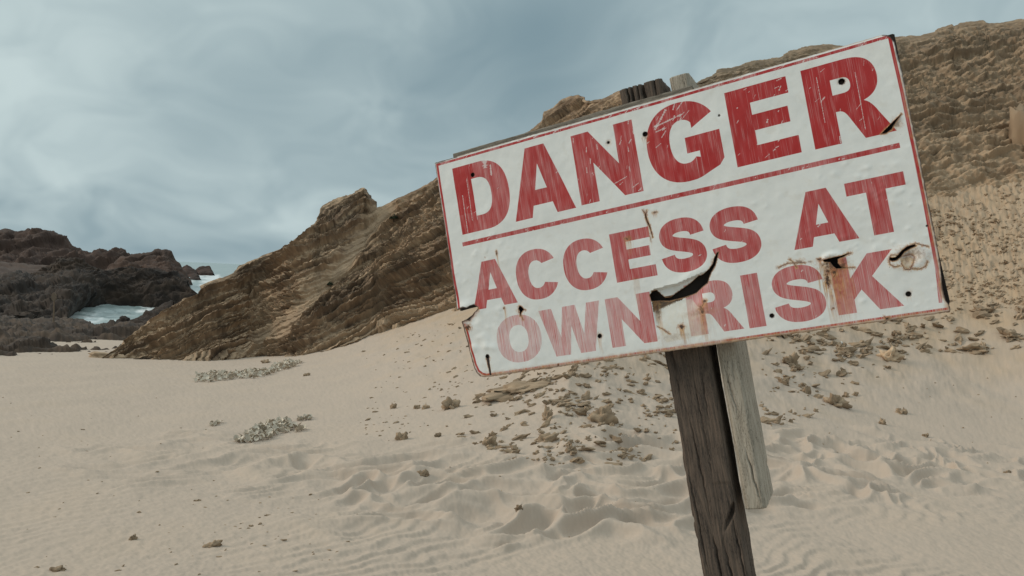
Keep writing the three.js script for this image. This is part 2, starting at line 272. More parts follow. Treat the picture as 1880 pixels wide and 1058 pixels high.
seaRock({ label: 'jagged islet joined to the foot of the humped rock', category: 'islet', top: [[326, 512], [334, 493], [342, 487], [350, 491], [356, 494], [362, 500]], bot: [[326, 518], [362, 506]], d0: 215, d1: 225, cols: 60, rows: 30, colA: [0.085, 0.055, 0.045], colB: [0.06, 0.042, 0.036], amp: 0.6, scale: 5, back: 6 });
seaRock({ label: 'small dark rock awash in foam in front of the islets', top: [[348, 512], [352, 504], [362, 502], [366, 507], [367, 510]], bot: [[348, 512.5], [367, 511]], d0: 185, d1: 188, cols: 40, rows: 20, colA: [0.06, 0.042, 0.036], colB: [0.04, 0.03, 0.027], amp: 0.3, scale: 4, back: 3 });
seaRock({ label: 'broad dark rock mass standing over the tidal pool', category: 'rock', top: [[-240, 505], [-60, 508], [0, 507], [20, 502], [28, 500], [60, 504], [90, 500], [115, 497], [150, 496], [190, 495], [225, 492], [260, 494], [300, 500], [322, 504], [336, 512], [343, 516], [344, 520]], bot: [[-240, 604], [0, 602], [150, 594], [180, 576], [200, 568], [255, 565], [300, 568], [325, 562], [344, 524]], d0: (x) => mix(40.5, 68, sstep(130, 215, x)), d1: (x) => 78, cols: 420, rows: 170, colA: [0.062, 0.050, 0.038], colB: [0.022, 0.018, 0.015], amp: 0.85, scale: 2.0, overhang: 3.5, back: 12 });
seaRock({ label: 'dark craggy knob on top of the broad rock mass', top: [[56, 504], [70, 493], [85, 484], [110, 480], [125, 474], [140, 473], [155, 475], [162, 484], [178, 487], [192, 495], [205, 505]], bot: [[56, 512], [205, 514]], d0: 74, d1: 79, cols: 160, rows: 60, colA: [0.068, 0.052, 0.036], colB: [0.034, 0.027, 0.020], amp: 0.8, scale: 2, back: 5 });
seaRock({ label: 'low brown rock shelf lying along the back of the beach', top: [[-300, 578], [0, 581], [30, 585], [60, 588], [80, 588], [105, 586], [140, 587], [160, 591], [180, 595], [200, 595], [228, 594], [262, 594], [300, 600]], bot: [[-300, 662], [0, 660], [60, 662], [150, 661], [300, 660]], d0: (x) => -cast(x, 659).z, d1: 45, cols: 380, rows: 130, colA: [0.115, 0.092, 0.066], colB: [0.042, 0.034, 0.027], amp: 0.42, scale: 1.3, back: 8 });
seaRock({ label: 'dark pointed boulder at the near edge of the tidal pool', top: [[205, 602], [214, 586], [225, 579], [232, 578], [240, 583], [246, 592], [252, 604]], bot: [[205, 608], [252, 610]], d0: 38, d1: 40, cols: 70, rows: 40, colA: [0.05, 0.038, 0.028], colB: [0.028, 0.022, 0.018], amp: 0.28, scale: 1, back: 2 });
seaRock({ label: 'dark wedge rock between the pool and the ridge nose', top: [[222, 606], [240, 592], [256, 580], [270, 570], [285, 563], [300, 558], [318, 555]], bot: [[222, 612], [318, 600]], d0: 34, d1: 38, cols: 90, rows: 40, colA: [0.05, 0.038, 0.028], colB: [0.03, 0.024, 0.02], amp: 0.3, scale: 1, back: 2 });

// ------------------------------------------------------------------ the danger sign
// sign frame: u to the right, v up, w out of the face; millimetres in the builders, found from the corners in the photograph
const signM = new THREE.Matrix4();
{
  const h = new THREE.Vector3(0.89392793, 0.17251029, 0.41368232).normalize(), v = new THREE.Vector3(-0.15389428, 0.98498794, -0.07820049); v.addScaledVector(h, -v.dot(h)).normalize();
  const n = new THREE.Vector3().crossVectors(h, v), o = new THREE.Vector3(0.29554297, 0.12775124, -1.52898387);
  const M = new THREE.Matrix4().makeBasis(h, v, n).setPosition(o);
  signM.multiplyMatrices(new THREE.Matrix4().compose(camera.position, camQ, new THREE.Vector3(1, 1, 1)), M);
}
const sign = new THREE.Group();
sign.matrix.copy(signM); signM.decompose(sign.position, sign.quaternion, sign.scale);
tag(sign, 'danger_sign', 'battered white DANGER sign with red letters on a leaning wooden post', 'sign');

const TW = 2048, TH = 1076, SU = 984, SV = 517, PPM = TW / SU;
const poly = (pts) => pts;
const pip = (P, x, y) => { let c = false; for (let i = 0, j = P.length - 1; i < P.length; j = i++) if ((P[i][1] > y) !== (P[j][1] > y) && x < (P[j][0] - P[i][0]) * (y - P[i][1]) / (P[j][1] - P[i][1]) + P[i][0]) c = !c; return c; };
const pdist = (P, x, y, open) => { let m = 1e9; for (let i = open ? 1 : 0; i < P.length; i++) { const a = P[(i + P.length - 1) % P.length], b = P[i], ux = b[0] - a[0], uy = b[1] - a[1], t = clamp(((x - a[0]) * ux + (y - a[1]) * uy) / (ux * ux + uy * uy || 1)); m = Math.min(m, Math.hypot(x - a[0] - ux * t, y - a[1] - uy * t)); } return m; };
const psdf = (P, x, y) => pip(P, x, y) ? -pdist(P, x, y) : pdist(P, x, y);   // negative inside

// outline of the steel sheet: rounded lower left corner, a torn notch in the left edge, a worn upper right corner
const OUT = [[-492, 257], [-200, 257.5], [60, 257], [300, 258], [470, 258.5], [478, 256], [484, 249], [488, 238], [489, 215], [491, 180], [490.5, 100], [491, 20], [490.5, -60], [491, -130], [489.5, -170], [485.5, -215], [486.5, -238], [491, -246], [491, -258.5], [300, -258], [0, -258.5], [-300, -259], [-430, -259.5], [-446, -259], [-457, -255], [-465, -247], [-470, -233], [-475, -201], [-478, -169], [-482.5, -124], [-473, -121], [-463, -124], [-455, -115], [-444, -107], [-436, -103], [-435, -99], [-445, -91], [-454, -92], [-462, -96], [-472, -93], [-491, -96], [-490, -60], [-491, 60]];
const TEAR = [[-35, -138], [-30, -132], [-22, -131], [-15, -140], [-7, -149], [4, -150], [24, -140], [44, -131], [60, -122], [66, -118], [78, -116], [92, -108], [102, -98], [106, -88], [113, -78], [116, -77], [110, -91], [105, -102], [96, -113], [90, -122], [84, -134], [74, -139], [58, -149], [30, -154], [0, -156], [-20, -152], [-34, -151]];
const RIPR = [[438, 80], [452, 90], [462, 97], [476, 107], [464, 94], [456, 84], [446, 79]];
const HOLEK = [[302, -129.5], [318, -128], [334, -127.5], [348, -124], [338, -129.5], [327, -132], [326, -140], [330, -147], [338, -151], [322, -149], [317, -143], [314, -135], [304, -133]];
const PEEL = [[[428, -151], [446, -149], [450, -158], [444, -169], [436, -172], [430, -163]], [[434, -139], [456, -132], [446, -138], [438, -142]]];
const RIMS = [[[411, -157], [411, -148], [415, -142], [421, -142], [428, -146], [434, -138], [444, -131], [458, -128], [466, -133], [477, -138]], [[411, -158], [418, -164], [426, -163]], [[429, -160], [433, -171], [441, -173], [447, -164], [452, -152], [448, -146], [436, -147]], [[444, -172], [456, -175], [466, -172], [470, -164]], [[222, -128], [240, -123], [256, -126], [270, -128]], [[244, -116], [250, -124], [254, -134]], [[-333, -112], [-327, -120], [-318, -124]], [[-336, -124], [-330, -136], [-328, -144]], [[-20, 38], [-15, 26], [-12, 36]], [[385, -250], [392, -256]], [[-30, -205], [-18, -214], [-8, -224]], [[60, -185], [72, -170]], [[296, -128], [318, -131], [352, -125]], [[322, -150], [318, -160], [314, -164]], [[334, -150], [352, -153]], [[-460, -100], [-446, -96], [-434, -100]]];
const HOLEP = [[412, -150], [413, -145], [416, -147], [422, -147], [428, -143], [434, -137], [443, -132], [456, -130], [458, -133], [446, -136], [437, -140], [431, -147], [424, -152], [416, -153]];
const CRACKE = [[-17, 26], [-16, 32], [-14, 16], [-10.5, 2], [-9, -22], [-11.8, 0], [-16, 14]];
const CRACKA = [[-335, -118], [-331, -112], [-326, -116], [-322, -122], [-330, -128], [-334, -136], [-332, -124]];
const bolts = [[-397, 205, 5.4], [-68, 196, 3.2], [12, 193, 5.6], [164, 191, 2.2], [391, 193, 6], [194, -218, 4.6], [-157, -206, 5], [-430, -213, 5.2], [431, -216, 4.8], [481, -101, 2]];
const cuts = [TEAR, RIPR, HOLEK, HOLEP, CRACKE, CRACKA];
const cutBox = cuts.map((P) => [Math.min(...P.map((p) => p[0])) - 14, Math.max(...P.map((p) => p[0])) + 14, Math.min(...P.map((p) => p[1])) - 14, Math.max(...P.map((p) => p[1])) + 14]);
function solid(u, v) {                                                   // positive where there is steel
  let s = -psdf(OUT, u, v) + 0.7 * n2(u * 0.11, v * 0.11) * sstep(0, 1, 1);
  cuts.forEach((P, i) => { const b = cutBox[i]; if (u > b[0] && u < b[1] && v > b[2] && v < b[3]) s = Math.min(s, psdf(P, u, v) + 0.5 * n2(u * 0.3, v * 0.3)); });
  for (const [x, y, r] of bolts) s = Math.min(s, Math.hypot(u - x, v - y) - r * (0.93 + 0.1 * n2(u * 0.4, v * 0.4)));
  return s;
}
const blisters = []; {
  const r = rngOf(77), area = (n, a, b, c, d, s0, s1, h) => { for (let i = 0; i < n; i++) blisters.push([mix(a, b, r()), mix(c, d, r()), mix(s0, s1, r()), 0.6 * h * (0.4 + r())]); };
  area(70, 330, 480, -130, 60, 3, 9, 1.1); area(50, -480, -300, -90, 60, 3, 9, 0.9); area(36, -470, -380, -200, -100, 5, 14, 2); area(50, -60, 330, -120, 40, 3, 7, 0.7); area(40, 200, 480, -250, -130, 3, 8, 0.8); area(40, -300, 200, -250, -100, 3, 7, 0.7); area(30, -450, 450, 40, 250, 3, 6, 0.4);
}
const blGrid = {}; blisters.forEach((b) => { for (let i = Math.floor((b[0] - 30) / 40); i <= Math.floor((b[0] + 30) / 40); i++) for (let j = Math.floor((b[1] - 30) / 40); j <= Math.floor((b[1] + 30) / 40); j++) (blGrid[i + ',' + j] ??= []).push(b); });
const FLAP = [[-34, -151], [0, -156], [30, -154], [74, -139], [84, -160], [60, -200], [56, -240], [-18, -245], [-28, -200]];
function wOf(u, v) {                                                     // how far the steel stands off its plane
  let w = 1.3 * n2(u * 0.006, v * 0.008) + 0.28 * n2(u * 0.03, v * 0.03) + 0.07 * n2(u * 0.09, v * 0.09);
  for (const [x, y, r, h] of blGrid[Math.floor(u / 40) + ',' + Math.floor(v / 40)] ?? []) { const d = ((u - x) ** 2 + ((v - y) * 1.3) ** 2) / (r * r); if (d < 5) w += h * Math.exp(-d * 1.4); }
  const e = Math.min(u + 492, 492 - u, v + 259, 259 - v);
  if (e < 4) w -= 3 * Math.pow(1 - Math.max(e, 0) / 4, 2);               // the rim is rolled back
  // lower left corner kicked back, edges of the notch curling
  w -= 4 * Math.pow(sstep(-420, -490, u) * sstep(-100, -190, v), 1.2);
  w += 4 * Math.exp(-((u + 468) ** 2 / 260 + (v + 92) ** 2 / 130)) - 5 * Math.exp(-((u + 455) ** 2 / 200 + (v + 118) ** 2 / 160));
  // the torn flap is beaten in, its upper edge deepest, the steel above bulging out
  if (u > -60 && u < 130 && v > -260 && v < -60) {
    const s = sstep(-36, -24, u) * sstep(88 + (v + 150) * 0.25, 46 + (v + 150) * 0.1, u), t = sstep(-245, -152, v);
    if (v < -128 - Math.max(0, -u) * 0.1 + 0.25 * Math.max(0, u - 20) && pdist(TEAR, u, v) < 120 && v < -100) w -= 12 * s * t * t;
    const up = Math.exp(-Math.pow((v - (-138 + 0.42 * Math.max(0, u))) / 13, 2)) * sstep(-30, 0, u) * sstep(110, 70, u); if (v > -150 + 0.35 * u) w += 2.4 * up;
  }
  if (u > 285 && u < 360) { const d = Math.hypot((u - 318) / 1.2, v + 135); w += 3 * Math.exp(-((d - 13) ** 2) / 30) * (v > -136 ? 1.2 : 0.5); }
  if (u > 400 && u < 485 && v < -115 && v > -180) { const d = Math.hypot((u - 444) / 1.3, v + 150); w += 2 * Math.exp(-((d - 18) ** 2) / 50) - 4 * Math.exp(-(d * d) / 90); }
  if (u > 430 && u < 485 && v > 70 && v < 115) { const s = (u - 438) * 0.71 - (v - 80); w += s > 0 ? 4.5 * Math.exp(-s / 5) * sstep(436, 450, u) * sstep(478, 466, u) : 0; }
  for (const [x, y, r] of bolts) { const d = Math.hypot(u - x, v - y); if (d < r * 4) w -= 0.7 * Math.exp(-Math.pow(d / (r * 1.4), 2)); }
  return w;
}
function sheetGeometry() {                                               // a grid clipped along its cut lines, given thickness and walls
  const NU = 440, NV = 232, us = [], s = new Float32Array((NU + 1) * (NV + 1)), T = 1.1, pos = [], uvs = [];
  const U = (i) => -494 + 988 * i / NU, V = (j) => -261 + 522 * j / NV;
  for (let j = 0; j <= NV; j++) for (let i = 0; i <= NU; i++) s[j * (NU + 1) + i] = solid(U(i), V(j));
  const cache = new Map(), wc = (u, v) => { const k = Math.round(u * 50) * 100003 + Math.round(v * 50); let w = cache.get(k); if (w === undefined) cache.set(k, w = wOf(u, v)); return w; };
  const put = (u, v, _s, back) => { pos.push(u / 1000, v / 1000, (wc(u, v) - (back ? T : 0)) / 1000); uvs.push(u / SU + 0.5, v / SV + 0.5); };
  const tri = (a, b, c) => { put(...a, 0); put(...b, 0); put(...c, 0); put(...a, 1); put(...c, 1); put(...b, 1); };
  const cutTri = (P) => {
    const ins = P.filter((p) => p[2] > 0).length; if (!ins) return;
    if (ins === 3) return tri(P[0], P[1], P[2]);
    const out = []; let wall = [];
    for (let k = 0; k < 3; k++) { const a = P[k], b = P[(k + 1) % 3]; if (a[2] > 0) out.push(a); if ((a[2] > 0) !== (b[2] > 0)) { const t = a[2] / (a[2] - b[2]), m = [mix(a[0], b[0], t), mix(a[1], b[1], t), 0]; out.push(m); wall.push([m, a[2] > 0]); } }
    for (let k = 2; k < out.length; k++) tri(out[0], out[k - 1], out[k]);
    if (wall.length === 2) { const [m, n] = wall[0][1] ? [wall[0][0], wall[1][0]] : [wall[1][0], wall[0][0]]; put(...m, 0); put(...m, 1); put(...n, 0); put(...n, 0); put(...m, 1); put(...n, 1); }
  };
  for (let j = 0; j < NV; j++) for (let i = 0; i < NU; i++) {
    const q = (a, b) => [U(a), V(b), s[b * (NU + 1) + a]], A = q(i, j), B = q(i + 1, j), C = q(i + 1, j + 1), D = q(i, j + 1);
    cutTri([A, B, C]); cutTri([A, C, D]);
  }
  let g = new THREE.BufferGeometry(); g.setAttribute('position', new THREE.Float32BufferAttribute(pos, 3)); g.setAttribute('uv', new THREE.Float32BufferAttribute(uvs, 2));
  g = mergeVertices(g, 1e-6); g.computeVertexNormals(); return g;
}
// ---- lettering, drawn letter by letter in millimetres of the sign
function letterMask() {
  const cv = document.createElement('canvas'); cv.width = TW; cv.height = TH; const c = cv.getContext('2d');
  c.fillStyle = '#000'; c.fillRect(0, 0, TW, TH); c.fillStyle = '#fff'; c.strokeStyle = '#fff';
  const X = (u) => (u + SU / 2) * PPM, Y = (v) => (SV / 2 - v) * (TH / SV);
  const sup = (x, y, rx, ry, a0, a1, e = 2.25) => { const o = [], n = 48; for (let i = 0; i <= n; i++) { const a = mix(a0, a1, i / n) * Math.PI / 180, co = Math.cos(a), si = Math.sin(a); o.push([x + rx * Math.sign(co) * Math.pow(Math.abs(co), 2 / e), y + ry * Math.sign(si) * Math.pow(Math.abs(si), 2 / e)]); } return o; };
  const bez = (p, q, r, s) => { const o = []; for (let i = 1; i <= 14; i++) { const t = i / 14, k = 1 - t; o.push([0, 1].map((d) => k * k * k * p[d] + 3 * k * k * t * q[d] + 3 * k * t * t * r[d] + t * t * t * s[d])); } return o; };
  const G = {
    D: [[[0, 0], [0, 1], [0.5, 1], ...bez([0.5, 1], [0.84, 1], [1, 0.82], [1, 0.5]), ...bez([1, 0.5], [1, 0.18], [0.84, 0], [0.5, 0])], [[0.33, 0.225], [0.33, 0.775], [0.44, 0.775], ...bez([0.44, 0.775], [0.6, 0.775], [0.665, 0.69], [0.665, 0.5]), ...bez([0.665, 0.5], [0.665, 0.31], [0.6, 0.225], [0.44, 0.225])]],
    A: [[[0, 0], [0.335, 1], [0.65, 1], [1, 0], [0.70, 0], [0.65, 0.165], [0.335, 0.165], [0.29, 0]], [[0.4, 0.38], [0.59, 0.38], [0.495, 0.745]]],
    N: [[[0, 0], [0, 1], [0.29, 1], [0.7, 0.45], [0.7, 1], [1, 1], [1, 0], [0.71, 0], [0.3, 0.55], [0.3, 0]]],
    G: [[...sup(0.5, 0.5, 0.5, 0.5, 32, 297), [0.93, 0.115], [1, 0.19], [1, 0.545], [0.53, 0.545], [0.53, 0.345], [0.70, 0.345], [0.70, 0.265], ...sup(0.51, 0.5, 0.19, 0.275, 310, 50), [0.64, 0.645]]],
    E: [[[0, 0], [0, 1], [0.97, 1], [0.97, 0.785], [0.37, 0.785], [0.37, 0.625], [0.92, 0.625], [0.92, 0.42], [0.37, 0.42], [0.37, 0.225], [1, 0.225], [1, 0]]],
    R: [[[0, 0], [0, 1], [0.55, 1], ...bez([0.55, 1], [0.8, 1], [0.9, 0.88], [0.9, 0.71]), ...bez([0.9, 0.71], [0.9, 0.56], [0.81, 0.48], [0.69, 0.45]), ...bez([0.69, 0.45], [0.76, 0.42], [0.8, 0.36], [0.84, 0.28]), [1, 0], [0.63, 0], [0.485, 0.29], ...bez([0.485, 0.29], [0.44, 0.38], [0.41, 0.39], [0.335, 0.39]), [0.335, 0]], [[0.335, 0.785], [0.335, 0.595], [0.47, 0.595], ...bez([0.47, 0.595], [0.55, 0.595], [0.57, 0.64], [0.57, 0.69]), ...bez([0.57, 0.69], [0.57, 0.75], [0.54, 0.785], [0.47, 0.785])]],
    C: [[...sup(0.5, 0.5, 0.5, 0.5, 27, 335), ...sup(0.5, 0.5, 0.195, 0.275, 322, 44)]],
    T: [[[0, 1], [1, 1], [1, 0.765], [0.665, 0.765], [0.665, 0], [0.335, 0], [0.335, 0.765], [0, 0.765]]],
    O: [sup(0.5, 0.5, 0.5, 0.5, 0, 360), sup(0.5, 0.5, 0.215, 0.285, 0, 360)],
    W: [[[0, 1], [0.215, 1], [0.31, 0.38], [0.40, 1], [0.605, 1], [0.69, 0.38], [0.79, 1], [1, 1], [0.825, 0], [0.585, 0], [0.502, 0.58], [0.42, 0], [0.18, 0]]],
    I: [[[0, 0], [0, 1], [1, 1], [1, 0]]],
    K: [[[0, 0], [0, 1], [0.28, 1], [0.28, 0.61], [0.6, 1], [0.98, 1], [0.615, 0.595], [1, 0], [0.64, 0], [0.42, 0.39], [0.285, 0.235], [0.285, 0]]],
  };
  const S = [[[0.85, 0.67], [0.83, 0.82], [0.70, 0.875], [0.50, 0.875]], [[0.50, 0.875], [0.28, 0.875], [0.165, 0.80], [0.165, 0.705]], [[0.165, 0.705], [0.165, 0.58], [0.30, 0.555], [0.50, 0.505]], [[0.50, 0.505], [0.74, 0.45], [0.835, 0.41], [0.835, 0.29]], [[0.835, 0.29], [0.835, 0.19], [0.71, 0.125], [0.50, 0.125]], [[0.50, 0.125], [0.28, 0.125], [0.165, 0.19], [0.14, 0.335]]];
  const put = (ch, u0, u1, v0, v1) => {
    const m = ([x, y]) => [X(mix(u0, u1, x)), Y(mix(v0, v1, y))]; c.beginPath();
    if (ch === 'S') { S.forEach((b, i) => { const [p, q, r, s] = b.map(m); if (!i) c.moveTo(...p); c.bezierCurveTo(...q, ...r, ...s); }); c.lineWidth = 0.25 * (v1 - v0) * PPM; c.lineCap = 'butt'; c.stroke(); return; }
    for (const loop of G[ch]) { loop.forEach((p, i) => i ? c.lineTo(...m(p)) : c.moveTo(...m(p))); c.closePath(); } c.fill('evenodd');
  };
  put('D', -447, -312, 74, 232); put('A', -308, -162, 75, 232); put('N', -149, -11, 77, 231); put('G', 11, 160, 75, 239); put('E', 181, 301, 80, 232); put('R', 325, 464, 79, 234);
  put('A', -447, -334, -104, 3); put('C', -328, -227, -106, 6); put('C', -213, -113, -105, 6); put('E', -100, -12, -101, 3); put('S', 3, 95, -105, 6); put('S', 106, 201, -105, 6); put('A', 256, 370, -101, 4); put('T', 362, 461, -101, 4);
  put('O', -400, -290, -237, -131); put('W', -288, -146, -236, -131); put('N', -133, -35, -235, -131); put('R', 34, 139, -235, -131); put('I', 149, 181, -236, -131); put('S', 202, 296, -238, -130); put('K', 311, 421, -236, -131);
  c.fillRect(X(-451), Y(56.5), X(464) - X(-451), Y(47) - Y(56.5));
  c.lineWidth = 5.6 * PPM; c.lineJoin = 'miter'; c.beginPath();
  [[-483, -98], [-485.5, 0], [-485, 250.5], [0, 250], [482, 251.5], [484, 150], [484.5, -60], [483, -180], [478, -240]].forEach(([u, v], i) => i ? c.lineTo(X(u), Y(v)) : c.moveTo(X(u), Y(v))); c.stroke();
  c.lineWidth = 5 * PPM; c.beginPath(); [[-440, -253.5], [-449, -250.5], [-458, -243], [-463.5, -228], [-468, -198], [-471, -167], [-475, -130]].forEach(([u, v], i) => i ? c.lineTo(X(u), Y(v)) : c.moveTo(X(u), Y(v))); c.stroke();
  c.lineWidth = 4.2 * PPM; c.beginPath(); c.moveTo(X(488), Y(-252)); c.lineTo(X(-440), Y(-253.5)); c.stroke();
  return c.getImageData(0, 0, TW, TH).data;
}
function sheetTextures() {
  const mask = letterMask(), cv = document.createElement('canvas'); cv.width = TW; cv.height = TH;
  const c = cv.getContext('2d'), im = c.createImageData(TW, TH), d = im.data, r = rngOf(404);
  // rust: [u, v, radius u, radius v, drip length, strength]
  const rust = [[-367, 16, 4, 9, 34, 0.9], [-398, 12, 2, 2, 4, 0.6], [-370, -111, 4, 4, 40, 0.9], [4, 28, 8, 5, 10, 0.75], [-62, -14, 10, 7, 30, 0.7], [-16, 22, 4, 10, 30, 0.55], [-14, -20, 3, 14, 20, 0.5], [-430, -218, 7, 7, 46, 1], [-157, -206, 8, 8, 34, 0.6], [12, 188, 8, 8, 16, 0.5], [-68, 196, 7, 7, 8, 0.4], [391, 193, 9, 9, 6, 0.4], [-332, -120, 10, 9, 18, 0.6], [296, -127, 7, 6, 26, 1], [316, -140, 26, 16, 112, 0.8], [306, -150, 7, 9, 100, 1], [303, -168, 9, 22, 80, 1], [316, -155, 8, 10, 95, 0.9], [18, -216, 5, 6, 40, 1], [64, -188, 6, 16, 66, 0.9], [330, -146, 16, 12, 90, 0.65], [280, -128, 8, 3, 6, 0.4], [260, -124, 12, 6, 6, 0.55], [220, -128, 5, 5, 5, 0.3], [431, -216, 8, 8, 12, 0.35], [-26, -170, 7, 30, 70, 0.7], [18, -212, 9, 8, 48, 1], [72, -168, 7, 6, 26, 1], [62, -184, 9, 14, 70, 0.7], [102, -98, 5, 10, 8, 0.8], [466, 92, 10, 12, 10, 0.5], [444, -148, 36, 22, 10, 0.4], [-262, -255, 6, 5, 4, 1], [390, -254, 10, 5, 4, 1], [-452, -105, 14, 14, 6, 0.8], [-470, -140, 12, 10, 10, 1], [303, -222, 5, 4, 6, 0.9], [-60, -100, 9, 3, 60, 0.3], [60, -190, 40, 10, 50, 0.25], [0, -230, 50, 10, 20, 0.2]];
  const chips = []; const cr = (n, u0, u1, v0, v1, a, l0, l1) => { for (let i = 0; i < n; i++) chips.push([mix(u0, u1, r()), mix(v0, v1, r()), a + (r() - 0.5) * 1.2, mix(l0, l1, r()), 0.5 + 1.3 * r()]); };
  cr(36, -149, -11, 80, 230, 1.0, 2, 16); cr(24, 11, 100, 150, 238, 0.6, 3, 26); cr(26, 181, 301, 82, 230, 0.7, 3, 15); cr(12, 330, 460, 85, 230, 1.0, 3, 14); cr(8, -440, -170, 80, 230, 1.0, 3, 10); cr(30, -440, 460, 46, 57, 0.5, 2, 8); cr(34, -485, 485, 247, 254, 0.3, 3, 18); cr(20, 0, 300, -236, -20, 0.5, 2, 8); cr(12, -20, 460, -100, 0, 1, 2, 8);
  chips.push([-60, 230, 1.2, 20, 2], [48, 214, 0.9, 46, 3], [64, 208, 0.2, 60, 2.2], [-60, 110, 0.3, 40, 1.2], [-362, 228, 1.5, 30, 9], [-350, 205, 1.52, 26, 3.2], [-415, 150, 1.55, 100, 1.2], [-432, 120, 1.56, 90, 1.4], [-402, 140, 1.55, 80, 1.0], [415, 150, 1.56, 110, 0.9], [350, 170, 1.57, 90, 0.9]);
  const chipGrid = {}; chips.forEach((k) => { const R = k[3] + 6; for (let i = Math.floor((k[0] - R) / 40); i <= Math.floor((k[0] + R) / 40); i++) for (let j = Math.floor((k[1] - R) / 40); j <= Math.floor((k[1] + R) / 40); j++) (chipGrid[i + ',' + j] ??= []).push([k[0], k[1], Math.cos(k[2]), Math.sin(k[2]), k[3], k[4]]); });
  const fade = (u, v) => {
    if (v > 65) return u < -395 && v > 120 ? 0.02 : u < -310 ? 0.22 - 0.1 * sstep(-395, -420, u) : u < -10 ? 0.15 : u < 170 ? 0.10 : 0.05;
    if (v > 40) return 0.2 + 0.08 * n2(u * 0.02, 1);
    if (v > -118) return u < -330 ? 0.36 - 0.16 * sstep(-330, -440, u) * (v < -60 ? 1 : 0.3) : u < -110 ? 0.34 : u < 0 ? 0.25 : u < 220 ? 0.22 : 0.2;
    return u < -285 ? 0.84 : u < -140 ? 0.70 + 0.08 * sstep(-160, -240, v) : u < -80 ? 0.62 : u < -30 ? 0.40 : u < 140 ? 0.52 - 0.06 * sstep(60, 120, u) : u < 185 ? 0.36 : u < 300 ? 0.36 : 0.34 + 0.12 * sstep(-190, -235, v);
  };
  for (let y = 0; y < TH; y++) for (let x = 0; x < TW; x++) {
    const u = x / PPM - SU / 2, v = SV / 2 - y * SV / TH, o = (y * TW + x) * 4;
    // white enamel, a little grey and stained
    const g1 = fbm2(u * 0.012, v * 0.012, 3), g2 = fbm2(u * 0.08 + 30, v * 0.05, 3), g3 = n2(u * 0.9, v * 0.9);
    let col = [0.735 + 0.03 * g1 + 0.018 * g2 + 0.012 * g3, 0.765 + 0.03 * g1 + 0.016 * g2 + 0.012 * g3, 0.76 + 0.028 * g1 + 0.012 * g2 + 0.012 * g3];
    const st = sstep(0.25, 0.62, fbm2(u * 0.02 + 40, v * 0.02 + 7, 5)); col = mix3(col, [0.57, 0.53, 0.44], 0.18 * st);
    let m = mask[o] / 255;
    if (m > 0) {
      const edge = Math.abs(u) > 476 || v > 243 || v < -246 || (u < -440 && v < -140);
      const F0 = edge ? (v < -246 && u > -430 ? (u < 100 ? 0.78 : 0.38) + 0.15 * n2(u * 0.05, 4) : v > 243 ? 0.1 + 0.25 * sstep(0.1, 0.5, n2(u * 0.02, 9)) : u < -400 ? 0.08 : 0.12 + 0.3 * sstep(-100, -230, v)) : fade(u, v);
      const s1 = n2(u * 0.8 + 0.004 * v, v * 0.005), s2 = n2(u * 1.9, v * 0.012 + 50), s3 = n2(u * 0.07, v * 0.012 + 9), s4 = n2(u * 0.33, v * 0.004 + 70), gr = n2(u * 1.7, v * 1.7);
      let wear = F0 * 0.75 - 0.05 + (0.035 + 0.18 * F0) * (0.5 * s1 + 0.6 * s2) + 0.06 * s3 + 0.05 * gr * F0;
      wear += 0.28 * sstep(0.62, 0.84, s1 + 0.12 * s3) + 0.22 * sstep(0.62, 0.85, s4) * (0.5 + 0.5 * s2);     // bare lines where the brush or the weather took the paint
      if (edge && v < -246) wear += 0.35 * n2(u * 0.5, 3);
      let pig = 1 - clamp(wear, 0, 0.93);
      const dark = sstep(0.5, 0.75, -s1 * 0.6 + 0.6 * n2(u * 1.2 + 40, v * 0.006)) * sstep(0.05, 0.4, F0);   // lines that kept theirs
      pig = clamp(pig + dark * 0.6);
      for (const [cx, cy, co, si, len, wd] of chipGrid[Math.floor(u / 40) + ',' + Math.floor(v / 40)] ?? []) { const a = (u - cx) * co + (v - cy) * si, b = -(u - cx) * si + (v - cy) * co; if (Math.abs(a) < len / 2 && Math.abs(b) < wd * (1 + 0.8 * n2(a * 0.4, cy)) * 0.6) pig *= 0.25 + 0.3 * (0.5 + 0.5 * n2(u * 0.8, v * 0.8)); }
      const red = mix3([0.39, 0.014, 0.014], [0.48, 0.036, 0.038], clamp(F0 * 1.6 + 0.3 * s3));
      col = mix3(col, red, m * pig);
    }
    // the bare underside of the flap folded over below the tear
    if (u > -40 && u < 62 && v < -146 && v > -180) { const lim = -174 + 0.27 * (u + 33) + 1.5 * n2(u * 0.2, 1); if (v > lim && u > -34 + 0.5 * n2(v * 0.3, 2)) col = mix3([0.15, 0.095, 0.05], [0.06, 0.035, 0.02], clamp(0.5 + 0.8 * fbm2(u * 0.09, v * 0.14, 4))); }
    // the crease over the flap where the print is bent away
    if (u > -32 && u < 66 && v < -160 && v > -240) { const b = pip([[-32, -172], [30, -155], [44, -158], [58, -180], [64, -236], [-18, -240], [-30, -200]], u, v); if (b) col = mix3(col, [0.64, 0.62, 0.54], 0.5 + 0.3 * g2); }
    let ru = 0, dk = 0;
    for (const [rx, ry, a, b, drip, s] of rust) {
      if (Math.abs(u - rx) > a * 2.4 + 6 || v > ry + b * 2.4 || v < ry - b * 2 - drip) continue;
      const nn = 0.55 * fbm2(u * 0.12 + rx, v * 0.12, 4), q = Math.hypot((u - rx) / a, (v - ry) / b);
      const k = sstep(1.35, 0.2, q + nn);
      let e = 0; if (v < ry) { const t = (ry - v) / drip; e = sstep(1.15, 0.3, Math.abs(u - rx - 1.5 * n2(v * 0.03, rx)) / (a * (0.9 - 0.2 * t)) + 0.8 * n2(u * 0.22 + rx, v * 0.012)) * clamp(1.05 - t * 0.8) * (0.7 + 0.35 * n2(u * 0.5, v * 0.02)); }
